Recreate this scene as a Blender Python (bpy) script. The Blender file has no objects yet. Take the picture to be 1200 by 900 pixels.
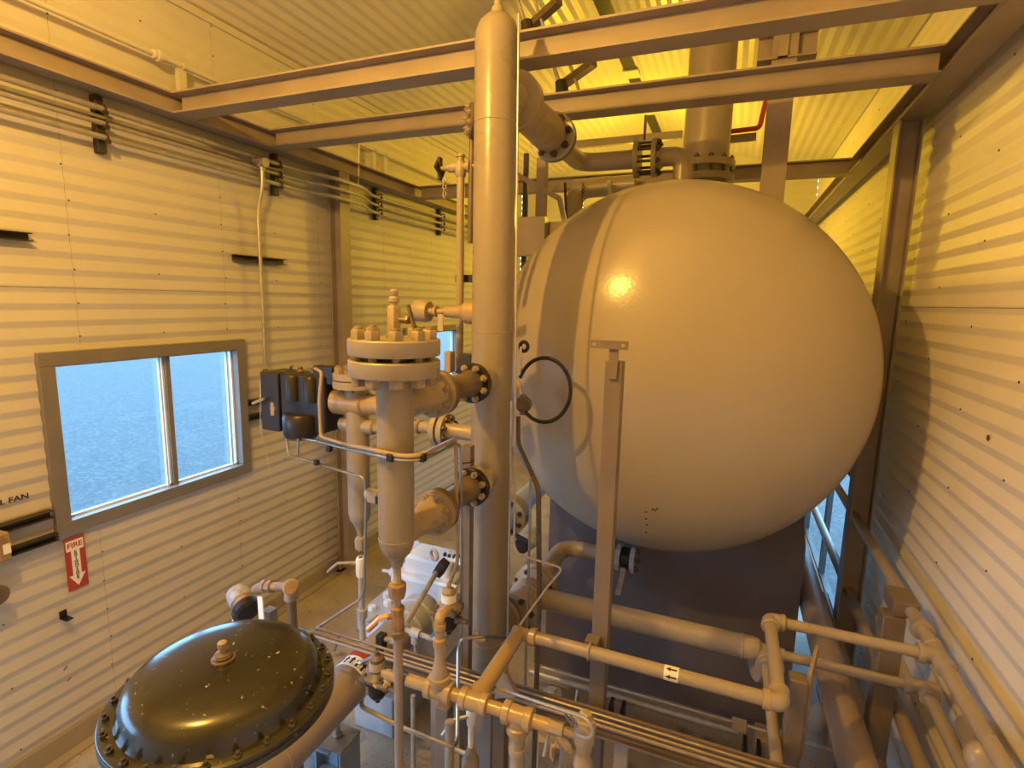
import bpy, bmesh, math, random
from mathutils import Vector as V, Matrix
random.seed(7)
SC = bpy.context.scene
COL = SC.collection
PI = math.pi
# ------------------------------------------------------------------ camera
F = 627.38
YAW, PIT, ROL = 0.37913, 0.15419, 0.02267
H = 2.6
cy, sy, cp, sp = math.cos(YAW), math.sin(YAW), math.cos(PIT), math.sin(PIT)
FW = V((-sy*cp, cy*cp, -sp))
R0 = V((cy, sy, 0)); U0 = R0.cross(FW)
RT = R0*math.cos(ROL) + U0*math.sin(ROL)
UP = RT.cross(FW)
EYE = V((0, 0, H))
cam = bpy.data.cameras.new('camera'); co = bpy.data.objects.new('camera', cam); COL.objects.link(co)
cam.sensor_width = 36; cam.lens = F/1200*36; cam.clip_start = .02; cam.clip_end = 200
co.matrix_world = Matrix(((RT.x, UP.x, -FW.x, 0), (RT.y, UP.y, -FW.y, 0), (RT.z, UP.z, -FW.z, H), (0, 0, 0, 1)))
SC.camera = co

def P(x, y, X=None, Y=None, Z=None):
    """point of the room on one of its planes, seen at a photograph position"""
    d = RT*((x-600)/F) + UP*(-(y-450)/F) + FW
    if X is not None: t = (X-EYE.x)/d.x
    elif Y is not None: t = (Y-EYE.y)/d.y
    else: t = (Z-EYE.z)/d.z
    return EYE + d*t

# ------------------------------------------------------------------ materials
MATS = {}
def nd(nt, t, **k):
    n = nt.nodes.new(t)
    for a, b in k.items():
        if a in n.inputs: n.inputs[a].default_value = b
        else: setattr(n, a, b)
    return n
def mat(name, c, rough=.5, metal=0, var=.12, vscale=6, bump=0, bscale=60, spec=.5, coat=0, c2=None, c2scale=3, c2lo=.5, c2hi=.65, rvar=.1):
    m = bpy.data.materials.new(name); m.use_nodes = True
    nt = m.node_tree; b = nt.nodes['Principled BSDF']; L = nt.links.new
    g = nd(nt, 'ShaderNodeNewGeometry')
    n1 = nd(nt, 'ShaderNodeTexNoise', Scale=vscale, Detail=5.0)
    L(g.outputs['Position'], n1.inputs['Vector'])
    r = nt.nodes.new('ShaderNodeValToRGB')
    r.color_ramp.elements[0].position = .3; r.color_ramp.elements[1].position = .7
    r.color_ramp.elements[0].color = (*[max(0, v*(1-var)) for v in c], 1)
    r.color_ramp.elements[1].color = (*[min(1, v*(1+var)) for v in c], 1)
    L(n1.outputs['Fac'], r.inputs['Fac'])
    out = r.outputs['Color']
    if c2:
        n2 = nd(nt, 'ShaderNodeTexNoise', Scale=c2scale, Detail=8.0, Roughness=.65)
        L(g.outputs['Position'], n2.inputs['Vector'])
        r2 = nt.nodes.new('ShaderNodeValToRGB')
        r2.color_ramp.elements[0].position = c2lo; r2.color_ramp.elements[1].position = c2hi
        r2.color_ramp.elements[0].color = (0, 0, 0, 1); r2.color_ramp.elements[1].color = (1, 1, 1, 1)
        L(n2.outputs['Fac'], r2.inputs['Fac'])
        mx = nt.nodes.new('ShaderNodeMix'); mx.data_type = 'RGBA'
        L(r2.outputs['Color'], mx.inputs[0]); L(out, mx.inputs[6]); mx.inputs[7].default_value = (*c2, 1)
        out = mx.outputs[2]
    L(out, b.inputs['Base Color'])
    mr = nd(nt, 'ShaderNodeMapRange'); mr.inputs['To Min'].default_value = max(.03, rough-rvar); mr.inputs['To Max'].default_value = min(1, rough+rvar)
    L(n1.outputs['Fac'], mr.inputs['Value']); L(mr.outputs['Result'], b.inputs['Roughness'])
    b.inputs['Metallic'].default_value = metal
    b.inputs['Specular IOR Level'].default_value = spec
    b.inputs['Coat Weight'].default_value = coat; b.inputs['Coat Roughness'].default_value = .15
    if bump:
        n3 = nd(nt, 'ShaderNodeTexNoise', Scale=bscale, Detail=3.0)
        L(g.outputs['Position'], n3.inputs['Vector'])
        bp = nd(nt, 'ShaderNodeBump', Strength=bump, Distance=.01)
        L(n3.outputs['Fac'], bp.inputs['Height']); L(bp.outputs['Normal'], b.inputs['Normal'])
    MATS[name] = m
    return m
mat('wall_white_lit', (.80, .76, .70), .5, var=.05, vscale=2.5, bump=.06, bscale=14, c2=(.5, .45, .38), c2scale=4, c2lo=.64, c2hi=.9)  # warmer copy of the wall white, lightened to stand in for stronger light
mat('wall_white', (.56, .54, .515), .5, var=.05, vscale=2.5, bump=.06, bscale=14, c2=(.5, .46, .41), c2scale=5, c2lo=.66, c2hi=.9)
mat('roof_white', (.70, .665, .58), .38, var=.06, vscale=2)
mat('seam', (.16, .13, .11), .7)
mat('screw', (.12, .10, .09), .5, .4)
mat('stand_paint', (.18, .145, .12), .5, var=.12, vscale=5)
mat('steel_paint', (.31, .26, .23), .5, var=.12, vscale=5, bump=.05)
mat('coltan', (.29, .252, .20), .3, var=.05, vscale=4, bump=.08, bscale=45)
mat('tan', (.34, .295, .235), .31, var=.06, vscale=4, bump=.08, bscale=45)
mat('tank', (.36, .318, .258), .22, var=.04, vscale=1.6, rvar=.03, bump=.07, bscale=60)
mat('tanpipe', (.38, .285, .165), .25, var=.08, vscale=8, bump=.08, bscale=50)
mat('saddle', (.12, .105, .115), .5, var=.08)
mat('brown', (.14, .105, .075), .42, var=.25, vscale=14)
mat('rust', (.31, .20, .105), .55, var=.3, vscale=20, c2=(.2, .16, .13), c2scale=25)
mat('worn', (.33, .27, .20), .42, var=.18, vscale=14, c2=(.22, .15, .1), c2scale=20, c2lo=.55, c2hi=.75)
mat('black', (.014, .012, .010), .35, var=.3)
mat('dome', (.024, .023, .016), .22, var=.15, vscale=5, coat=.25, rvar=.05, c2=(.3, .28, .24), c2scale=55, c2lo=.645, c2hi=.66)
mat('bolt', (.10, .085, .07), .4, .6, var=.3, vscale=30)
mat('paintbolt', (.29, .24, .175), .4, var=.2, vscale=40)
mat('box_dark', (.022, .017, .014), .36, var=.2, vscale=12)
mat('ss', (.42, .40, .375), .33, .95, var=.08)
mat('tube_dull', (.30, .255, .21), .42, .5, var=.15, vscale=18)
mat('galv', (.46, .44, .41), .42, .55, var=.15, vscale=18)
mat('strut', (.05, .042, .037), .5, .3)
mat('frame_grey', (.24, .22, .21), .45, .25, var=.05)
mat('vinyl', (.8, .82, .84), .4)
mat('orange', (.85, .42, .12), .4, var=.1)
mat('white_paint', (.80, .82, .85), .35, var=.05, bump=.05)
mat('bluegrey', (.42, .46, .52), .4, var=.1, vscale=8)
mat('steelblue', (.20, .27, .36), .45, var=.12)
mat('red', (.42, .055, .028), .4, var=.06)
mat('label_white', (.85, .84, .80), .5, var=.02)
mat('ink', (.03, .025, .02), .6)
mat('rubber', (.016, .015, .015), .5)
mat('brass', (.75, .55, .25), .3, .8, var=.15)
mat('dusty', (.36, .37, .42), .6, var=.3, vscale=40)
mat('wood_block', (.42, .34, .24), .7, var=.15)
mat('gravel_far', (.05, .049, .048), .9, var=.5, vscale=30, bump=.8, bscale=26, c2=(.115, .113, .11), c2scale=14, c2lo=.48, c2hi=.72)

def floor_mat():
    m = bpy.data.materials.new('floor_coat'); m.use_nodes = True
    nt = m.node_tree; b = nt.nodes['Principled BSDF']; L = nt.links.new
    g = nd(nt, 'ShaderNodeNewGeometry')
    def noise(s, lo, hi, det=6.0):
        n = nd(nt, 'ShaderNodeTexNoise', Scale=s, Detail=det); L(g.outputs['Position'], n.inputs['Vector'])
        r = nt.nodes.new('ShaderNodeValToRGB'); r.color_ramp.elements[0].position = lo; r.color_ramp.elements[1].position = hi
        r.color_ramp.elements[0].color = (0, 0, 0, 1); r.color_ramp.elements[1].color = (1, 1, 1, 1)
        L(n.outputs['Fac'], r.inputs['Fac']); return r.outputs['Color']
    def mix(f, a, bb):
        x = nt.nodes.new('ShaderNodeMix'); x.data_type = 'RGBA'; L(f, x.inputs[0])
        for i, v in ((6, a), (7, bb)):
            if isinstance(v, tuple): x.inputs[i].default_value = (*v, 1)
            else: L(v, x.inputs[i])
        return x.outputs[2]
    c = mix(noise(1.6, .4, .65), (.41, .36, .28), (.27, .22, .16))
    c = mix(noise(5, .58, .72), c, (.17, .12, .08))
    c = mix(noise(75, .64, .68, 2.0), c, (.10, .08, .07))
    L(c, b.inputs['Base Color']); b.inputs['Roughness'].default_value = .55
    n3 = nd(nt, 'ShaderNodeTexNoise', Scale=40.0, Detail=4.0); L(g.outputs['Position'], n3.inputs['Vector'])
    bp = nd(nt, 'ShaderNodeBump', Strength=.15, Distance=.01); L(n3.outputs['Fac'], bp.inputs['Height']); L(bp.outputs['Normal'], b.inputs['Normal'])
    MATS['floor_coat'] = m
floor_mat()
def glass_mat():
    m = bpy.data.materials.new('pane_glass'); m.use_nodes = True
    nt = m.node_tree; nt.nodes.clear(); L = nt.links.new
    o = nt.nodes.new('ShaderNodeOutputMaterial'); mx = nt.nodes.new('ShaderNodeMixShader')
    t = nt.nodes.new('ShaderNodeBsdfTransparent'); t.inputs['Color'].default_value = (.93, .97, .98, 1)
    gl = nt.nodes.new('ShaderNodeBsdfGlossy'); gl.inputs['Roughness'].default_value = .03
    mx.inputs[0].default_value = .05; L(t.outputs[0], mx.inputs[1]); L(gl.outputs[0], mx.inputs[2]); L(mx.outputs[0], o.inputs[0])
    MATS['pane_glass'] = m
glass_mat()

# ------------------------------------------------------------------ mesh builder
def fr(a):
    a = V(a).normalized()
    h = V((0, 0, 1)) if abs(a.z) < .9 else V((0, 1, 0))
    u = h.cross(a).normalized()
    return a, u, a.cross(u)
class MB:
    def __init__(s): s.v = []; s.f = []; s.m = []; s.mi = 0
    def add(s, vs, fs):
        o = len(s.v); s.v += [V(x) for x in vs]
        s.f += [[i+o for i in f] for f in fs]; s.m += [s.mi]*len(fs); return s
    def box(s, c, size, rot=None):
        c = V(c); h = V(size)/2; R = rot or Matrix.Identity(3)
        vs = [c + R @ V((h.x*a, h.y*b, h.z*d)) for a in (-1, 1) for b in (-1, 1) for d in (-1, 1)]
        return s.add(vs, [(0, 1, 3, 2), (4, 6, 7, 5), (0, 4, 5, 1), (2, 3, 7, 6), (0, 2, 6, 4), (1, 5, 7, 3)])
    def bar(s, p, q, w, h, up=(0, 0, 1)):
        p, q = V(p), V(q); a = (q-p).normalized(); up = V(up)
        sd = a.cross(up)
        if sd.length < 1e-4: sd = a.cross(V((0, 1, 0)))
        sd.normalize(); u = sd.cross(a)
        vs = [e + sd*(w/2*i) + u*(h/2*j) for e in (p, q) for i, j in ((-1, -1), (1, -1), (1, 1), (-1, 1))]
        return s.add(vs, [(3, 2, 1, 0), (4, 5, 6, 7)] + [(i, (i+1) % 4, (i+1) % 4+4, i+4) for i in range(4)])
    def lathe(s, o, ax, prof, seg=24, ph=0):
        o = V(o); a, u, w = fr(ax); vs = []; rings = []
        for t, r in prof:
            if r < 1e-6: rings.append([len(vs)]); vs.append(o+a*t)
            else:
                rings.append(list(range(len(vs), len(vs)+seg)))
                vs += [o + a*t + (u*math.cos(2*PI*k/seg+ph) + w*math.sin(2*PI*k/seg+ph))*r for k in range(seg)]
        fs = []
        for A, B in zip(rings, rings[1:]):
            for k in range(seg):
                k2 = (k+1) % seg
                if len(A) == 1 and len(B) == 1: continue
                if len(A) == 1: fs.append((A[0], B[k2], B[k]))
                elif len(B) == 1: fs.append((A[k], A[k2], B[0]))
                else: fs.append((A[k], A[k2], B[k2], B[k]))
        if len(rings[0]) > 1: fs.append(tuple(reversed(rings[0])))
        if len(rings[-1]) > 1: fs.append(tuple(rings[-1]))
        return s.add(vs, fs)
    def cyl(s, p, q, r, r2=None, seg=20):
        p, q = V(p), V(q); l = (q-p).length
        return s.lathe(p, q-p, [(0, r), (l, r if r2 is None else r2)], seg)
    def disc(s, c, ax, r, t, seg=32, ch=.003):
        """a flange-like round plate centred at c"""
        return s.lathe(c, ax, [(-t/2, r-ch), (-t/2+ch, r), (t/2-ch, r), (t/2, r-ch)], seg)
    def hex(s, c, ax, r, h): return s.lathe(c, ax, [(-h/2, r), (h/2*.7, r), (h/2, r*.86)], 6)
    def ball(s, c, r, seg=16):
        n = 8; return s.lathe(c, (0, 0, 1), [(-r*math.cos(PI*i/n), r*math.sin(PI*i/n) if 0 < i < n else 0) for i in range(n+1)], seg)
    def tube(s, pts, r, bend=.03, seg=10):
        pts = [V(p) for p in pts]; path = [pts[0]]
        for a, b, c in zip(pts, pts[1:], pts[2:]):
            d1 = (a-b); d2 = (c-b); l = min(bend, d1.length*.49, d2.length*.49)
            p1 = b+d1.normalized()*l; p2 = b+d2.normalized()*l
            n = 7
            for i in range(n+1):
                t = i/n; path.append(p1*(1-t)**2 + b*2*t*(1-t) + p2*t*t)
        path.append(pts[-1])
        vs = []; u = None
        for i, p in enumerate(path):
            d = (path[min(i+1, len(path)-1)] - path[max(i-1, 0)]).normalized()
            if u is None: _, u, w = fr(d)
            u = (u - d*u.dot(d)).normalized(); w = d.cross(u)
            vs += [p + (u*math.cos(2*PI*k/seg)+w*math.sin(2*PI*k/seg))*r for k in range(seg)]
        fs = [(i*seg+k, i*seg+(k+1) % seg, (i+1)*seg+(k+1) % seg, (i+1)*seg+k) for i in range(len(path)-1) for k in range(seg)]
        fs += [tuple(reversed(range(seg))), tuple(range((len(path)-1)*seg, len(path)*seg))]
        return s.add(vs, fs)
    def torus(s, c, ax, R, r, a0=0, a1=2*PI, n=40, seg=10):
        c = V(c); a, u, w = fr(ax); full = abs(a1-a0-2*PI) < 1e-4
        N = n if full else n+1; vs = []
        for i in range(N):
            t = a0+(a1-a0)*i/n; d = u*math.cos(t)+w*math.sin(t)
            vs += [c + d*(R+r*math.cos(2*PI*k/seg)) + a*(r*math.sin(2*PI*k/seg)) for k in range(seg)]
        fs = []
        for i in range(n):
            j = (i+1) % N
            fs += [(i*seg+k, i*seg+(k+1) % seg, j*seg+(k+1) % seg, j*seg+k) for k in range(seg)]
        return s.add(vs, fs)
    def wbeam(s, p, q, d, bf, up=(0, 0, 1), tw=.008, tf=.010):
        p, q, up = V(p), V(q), V(up)
        s.bar(p, q, tw, d-2*tf, up)
        for k in (-1, 1): s.bar(p+up*(k*(d-tf)/2), q+up*(k*(d-tf)/2), bf, tf, up)
        return s
    def prism(s, o, u, v, poly, th):
        o, u, v = V(o), V(u).normalized(), V(v).normalized(); n = u.cross(v)
        k = len(poly)
        vs = [o+u*a+v*b+n*z for z in (-th/2, th/2) for a, b in poly]
        return s.add(vs, [tuple(reversed(range(k))), tuple(range(k, 2*k))] + [(i, (i+1) % k, (i+1) % k+k, i+k) for i in range(k)])
    def shell(s, c, ax, r, l, ref, a0, a1, n=12, th=.0012):
        """a curved sticker wrapped on a pipe; ref = direction of angle 0"""
        c = V(c); a = V(ax).normalized(); u = V(ref); u = (u-a*u.dot(a)).normalized(); w = a.cross(u); vs = []
        for i in range(n+1):
            t = a0+(a1-a0)*i/n; d = u*math.cos(t)+w*math.sin(t)
            for rr in (r, r+th):
                for x in (-l/2, l/2): vs.append(c+a*x+d*rr)
        fs = []
        for i in range(n):
            b = 4*i; fs += [(b+2, b+3, b+7, b+6), (b, b+4, b+5, b+1), (b, b+2, b+6, b+4), (b+1, b+5, b+7, b+3)]
        fs += [(0, 1, 3, 2), (4*n, 4*n+2, 4*n+3, 4*n+1)]
        return s.add(vs, fs)
    def build(s, name, m, parent=None, smooth=35, bevel=0, loc=None):
        o = V(loc) if loc is not None else (parent_world(parent) if parent else V((0, 0, 0)))
        me = bpy.data.meshes.new(name)
        me.from_pydata([tuple(x-o) for x in s.v], [], s.f)
        ms = m if isinstance(m, (list, tuple)) else [m]
        for x in ms: me.materials.append(MATS[x])
        if len(ms) > 1: me.polygons.foreach_set('material_index', s.m)
        bm = bmesh.new(); bm.from_mesh(me); bmesh.ops.recalc_face_normals(bm, faces=bm.faces); bm.to_mesh(me); bm.free()
        me.polygons.foreach_set('use_smooth', [True]*len(me.polygons))
        me.set_sharp_from_angle(angle=math.radians(smooth))
        me.update()
        ob = bpy.data.objects.new(name, me); COL.objects.link(ob)
        if parent: ob.parent = parent
        if loc is not None:
            ob.location = o - (parent_world(parent) if parent else V((0, 0, 0)))
        if bevel:
            b = ob.modifiers.new('bevel', 'BEVEL'); b.width = bevel; b.segments = 2; b.limit_method = 'ANGLE'; b.angle_limit = math.radians(50); b.harden_normals = False
        return ob
def parent_world(o):
    p = V((0, 0, 0))
    while o: p = p + o.location; o = o.parent
    return p
def tag(o, label, cat, group=None):
    o['label'] = label; o['category'] = cat
    if group: o['group'] = group
    return o
def T(name, label, cat, loc, group=None):
    o = bpy.data.objects.new(name, None); COL.objects.link(o); o.location = V(loc); o.empty_display_size = .05
    return tag(o, label, cat, group)
def one(name, mb, m, label, cat, group=None, smooth=35, bevel=0, loc=None):
    if loc is None:
        lo = V((min(x[i] for x in mb.v) for i in range(3))); hi = V((max(x[i] for x in mb.v) for i in range(3)))
        loc = V(((lo.x+hi.x)/2, (lo.y+hi.y)/2, lo.z))
    o = mb.build(name, m, None, smooth, bevel, loc)
    return tag(o, label, cat, group)
def struct(o): o['kind'] = 'structure'; return o
def bolts(parent, c, ax, rb, n, r, h, m='bolt', ph=None, stud=0, name='bolt', studr=None):
    """n bolt heads around a flange face, each its own mesh"""
    c = V(c); a, u, w = fr(ax)
    for k in range(n):
        t = 2*PI*(k+.5)/n if ph is None else 2*PI*k/n+ph
        p = c+(u*math.cos(t)+w*math.sin(t))*rb
        mb = MB()
        mb.hex(p+a*(h/2), a, r, h)
        if stud > 0: mb.cyl(p, p+a*(h+.008), studr or r*.5, seg=8).cyl(p-a*stud, p, studr or r*.5, seg=8)
        mb.build(name, m, parent)

# ------------------------------------------------------------------ setting
XL, XR, YF, YB = -3.32, .985, -1.3, 8.6
EAVE, RX, RZ = 4.40, -1.15, 5.03
W1 = (1.64, 2.93, 1.265, 2.278)      # y0 y1 z0 z1 of the window opening incl. frame
W2 = (5.05, 6.34, 1.265, 2.278)
PITCH, AMP = .0905, .0044
SAW = ((0, 1), (.05, .93), (.53, -.93), (.58, -1), (.63, -.9), (.95, .9), (1, 1))
def off(z):
    f = (z/PITCH) % 1
    for (a, p), (b, q) in zip(SAW, SAW[1:]):
        if a <= f <= b: return AMP*(p+(q-p)*(f-a)/(b-a))
    return AMP
def corr_rect(mb, axis, c, sgn, a0, a1, z0, z1, na=1):
    """ribbed sheet; axis 'Y' runs along Y at x=c, axis 'X' runs along X at y=c"""
    zs = sorted({round(z, 6) for z in [z0, z1]+[(k+f)*PITCH for k in range(int(z0/PITCH)-1, int(z1/PITCH)+2) for f, _ in SAW[:-1]] if z0 <= z <= z1})
    n = len(zs)-1
    vs = []; fs = []
    for z in zs:
        for j in range(na+1):
            a = a0+(a1-a0)*j/na; k = c+sgn*off(z)
            vs.append((k, a, z) if axis == 'Y' else (a, k, z))
    for i in range(n):
        for j in range(na):
            q = i*(na+1)+j; fs.append((q, q+1, q+na+2, q+na+1))
    mb.add(vs, fs)
def wall_screws(mb, axis, c, sgn, a0, a1, z0, z1, holes, step, skip, zs):
    mb.mi = 1
    k = 0; a = a0
    def pt(a, z, o): return (c+sgn*(off(z)+o), a, z) if axis == 'Y' else (a, c+sgn*(off(z)+o), z)
    def hole(a, z): return any(h[0]-.02 < a < h[1]+.02 and h[2]-.02 < z < h[3]+.02 for h in holes)
    nrm = (sgn, 0, 0) if axis == 'Y' else (0, sgn, 0)
    while a < a1:
        z = z0+PITCH*(2 if k % 2 else 4)
        seam = skip and (k % 2 == 0)
        while z < z1-.05:
            aa = a+random.uniform(-.012, .012)
            if not hole(aa, z): mb.lathe(pt(aa, z, 0), nrm, [(0, .0055), (.003, .0045), (.0045, 0)], 6)
            z += PITCH*(2 if seam else 4)
        if seam:
            z = z0
            while z < z1-.01:
                zz = min(z+PITCH/4, z1)
                if not hole(a, (z+zz)/2):
                    p, q = V(pt(a, z, .0004)), V(pt(a, zz, .0004)); d = V((0, .0007, 0)) if axis == 'Y' else V((.0007, 0, 0))
                    mb.add([p-d, p+d, q+d, q-d], [(0, 1, 2, 3)])
                z = zz
        a += step; k += 1
    for z in zs:
        segs = [(a0, a1)]
        for h in holes:
            if h[2] < z < h[3]: segs = [(a0, h[0]), (h[1], a1)]
        for s0, s1 in segs:
            o = V(nrm)*.0012
            p, q = V(pt(s0, z, 0))+o, V(pt(s1, z, 0))+o; d = V((0, 0, .0009))
            mb.add([p-d, p+d, q+d, q-d], [(0, 1, 2, 3)])
    mb.mi = 0
SEAMZ = PITCH*29 - .01
# left wall
DL = (-1.2, .85, 0, 2.3)
w = MB(); corr_rect(w, 'Y', XL, 1, YF, DL[0], 0, EAVE+.05); corr_rect(w, 'Y', XL, 1, DL[0], DL[1], DL[3], EAVE+.05); ys = [DL[1], W1[0]+.03, W1[1]-.03, W2[0]+.03, W2[1]-.03, YB]
for i, (a, b) in enumerate(zip(ys, ys[1:])):
    if i in (1, 3):
        hh = (W1, W2)[i//2]; corr_rect(w, 'Y', XL, 1, a, b, 0, hh[2]+.03); corr_rect(w, 'Y', XL, 1, a, b, hh[3]-.03, EAVE+.05)
    else: corr_rect(w, 'Y', XL, 1, a, b, 0, EAVE+.05)
wall_screws(w, 'Y', XL, 1, .91, YB, 0, EAVE, (W1, W2), .475, 1, (SEAMZ,))
w.mi = 1
for x_, y_ in ((77, 783), (81, 796)): a_ = P(x_, y_, X=XL+.006); w.box(a_, (.002, .024, .006), Matrix.Rotation(.5, 3, 'X'))
w.mi = 0
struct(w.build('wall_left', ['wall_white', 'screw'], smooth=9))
W3 = (4.55, 6.6, .10, 1.35)
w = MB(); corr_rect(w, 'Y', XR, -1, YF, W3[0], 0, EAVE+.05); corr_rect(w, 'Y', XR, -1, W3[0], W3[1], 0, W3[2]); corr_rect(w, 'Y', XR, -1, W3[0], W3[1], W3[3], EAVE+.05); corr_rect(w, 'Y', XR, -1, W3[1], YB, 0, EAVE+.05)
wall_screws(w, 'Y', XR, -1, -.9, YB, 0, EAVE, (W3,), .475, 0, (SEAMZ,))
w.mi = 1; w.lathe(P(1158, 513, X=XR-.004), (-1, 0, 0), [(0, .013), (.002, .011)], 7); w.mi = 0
struct(w.build('wall_right', ['wall_white_lit', 'screw'], smooth=9))
# back and front walls 
def gable(mb, y, th): mb.prism((0, y, 0), (1, 0, 0), (0, 0, 1), [(XL, EAVE), (XR, EAVE), (XR, EAVE+.02), (RX, RZ+.02), (XL, EAVE+.02)], th)
w = MB(); corr_rect(w, 'X', YB, -1, XL, XR, 0, EAVE); gable(w, YB+.01, .02)
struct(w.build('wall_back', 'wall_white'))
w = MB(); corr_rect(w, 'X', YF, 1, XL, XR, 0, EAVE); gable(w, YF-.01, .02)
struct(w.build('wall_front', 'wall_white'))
# floor and ground
w = MB(); w.box(((XL+XR)/2, (YF+YB)/2, -.05), (XR-XL, YB-YF, .1)); struct(w.build('floor', 'floor_coat'))
w = MB(); w.box((-20, 5, -.45), (90, 90, .1)); g = struct(w.build('ground', 'gravel_far'))
# ceiling: ribbed roof sheets running along the room
def roof(mb, x0, z0, x1, z1):
    n0 = V((-(z1-z0), 0, x1-x0)).normalized(); L0 = V((x1-x0, 0, z1-z0)).length
    pit = .0905; prof = [(0, 1), (.05, .95), (.45, .05), (.5, 0), (.55, .05), (.95, .95)]
    pts = []; s = 0
    while s < L0:
        for f, h in prof:
            if s+f*pit < L0: pts.append((s+f*pit, h*.011))
        s += pit
    pts.append((L0, 0))
    d = V((x1-x0, 0, z1-z0)).normalized(); vs = []
    for t, h in pts:
        for y in (YF, YB):
            p = V((x0, 0, z0))+d*t+n0*h; vs.append((p.x, y, p.z))
    mb.add(vs, [(2*i, 2*i+1, 2*i+3, 2*i+2) for i in range(len(pts)-1)])
w = MB(); roof(w, XL, EAVE, RX, RZ); roof(w, RX, RZ, XR+.0, EAVE)
struct(w.build('ceiling', 'roof_white', smooth=12))
w = MB(); w.box(((XL+XR)/2, (YF+YB)/2, RZ+.10), (XR-XL+.4, YB-YF+.4, .04)); struct(w.build('sky_light_block', 'seam'))  # unseen flat slab added above the ceiling to stop sky light leaking in
for xx in (XL-.05, XR+.05):
    pass
# ridge strip: dark slot with white clips across it
w = MB(); w.prism((RX, 0, RZ-.012), (1, 0, 0), (0, 0, 1), [(-.055, -.012), (.055, -.012), (.055, 0), (-.055, 0)], .01)
w = MB(); w.box((RX, (YF+YB)/2, RZ-.022), (.12, YB-YF, .02))
rt = struct(w.build('trim_1', 'black'))
for y in (3.05, 4.35, 5.2, 6.1, 7.3):
    m = MB(); m.box((RX, y, RZ-.038), (.16, .2, .012)); m.build('ridge_clip', 'roof_white', rt)
# eave angles and base angles
w = MB(); w.bar((XL+.012, YF, EAVE-.02), (XL+.012, YB, EAVE-.02), .012, .05); struct(w.build('trim_2', 'wall_white'))
w = MB(); w.bar((XR-.014, YF, EAVE-.02), (XR-.014, YB, EAVE-.02), .012, .09); struct(w.build('trim_3', 'wall_white'))
w = MB(); w.prism((0, YF, 0), (1, 0, 0), (0, 0, 1), [(XL, 0), (XL+.07, 0), (XL+.07, .012), (XL+.022, .03), (XL+.022, .12), (XL, .12)], .0)
w = MB(); w.bar((XL+.018, YF, .065), (XL+.018, YB, .065), .016, .13); w.bar((XL+.05, YF, .006), (XL+.05, YB, .006), .08, .012)
struct(w.build('baseboard_left', 'tan'))
w = MB(); w.bar((XR-.018, YF, .065), (XR-.018, YB, .065), .016, .13); struct(w.build('baseboard_right', 'tan'))

def window(name, W, pane_tint=True):
    y0, y1, z0, z1 = W; fw = .075
    root = MB()
    X0 = XL+.012
    for a, b, cc, dd in ((y0, y1, z0, z0+fw), (y0, y1, z1-fw, z1), (y0, y0+fw, z0+fw, z1-fw), (y1-fw, y1, z0+fw, z1-fw)):
        root.box((X0-.02, (a+b)/2, (cc+dd)/2), (.075, b-a, dd-cc))
    r = struct(root.build(name, 'frame_grey', bevel=.003))
    ym = y0+(y1-y0)*.545
    m = MB(); m.box((X0-.045, ym+.012, (z0+z1)/2), (.05, .03, z1-z0-2*fw)); m.build('mullion', 'frame_grey', r)
    m = MB()
    i = .012; X1 = X0-.05
    for a, b in ((y0+fw, ym-.004), (ym+.028, y1-fw)):
        for q in ((a, b, z0+fw, z0+fw+i), (a, b, z1-fw-i, z1-fw), (a, a+i, z0+fw, z1-fw), (b-i, b, z0+fw, z1-fw)):
            m.box((X1, (q[0]+q[1])/2, (q[2]+q[3])/2), (.02, q[1]-q[0], q[3]-q[2]))
    m.box((X1+.01, y1-fw-.05, (z0+z1)/2), (.02, .012, z1-z0-2*fw)); m.box((X1+.01, ym-.035, (z0+z1)/2), (.02, .012, z1-z0-2*fw))
    m.build('sash', 'vinyl', r)
    for a, b in ((y0+fw, ym), (ym+.02, y1-fw)):
        m = MB(); m.box((X1-.012, (a+b)/2, (z0+z1)/2), (.004, b-a, z1-z0-2*fw)); m.build('pane', 'pane_glass', r)
window('window_1', W1); window('window_2', W2)
m = MB(); y0, y1, z0, z1 = W3
for a, b, c_, d_ in ((y0, y1, z0, z0+.05), (y0, y1, z1-.05, z1), (y0, y0+.05, z0, z1), (y1-.05, y1, z0, z1)): m.box((XR+.012, (a+b)/2, (c_+d_)/2), (.05, b-a, d_-c_))
w3 = struct(m.build('window_3', 'strut'))
for yy in (P(963, 650, X=XR).y, P(948, 620, X=XR).y+.4):
    m = MB(); m.box((XR+.012, yy, (z0+z1)/2), (.04, .09, z1-z0-.1)); m.build('mullion', 'strut', w3)
m = MB(); m.box((XR+.03, (y0+y1)/2, (z0+z1)/2), (.004, y1-y0-.1, z1-z0-.1)); m.build('pane', 'pane_glass', w3)

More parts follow.
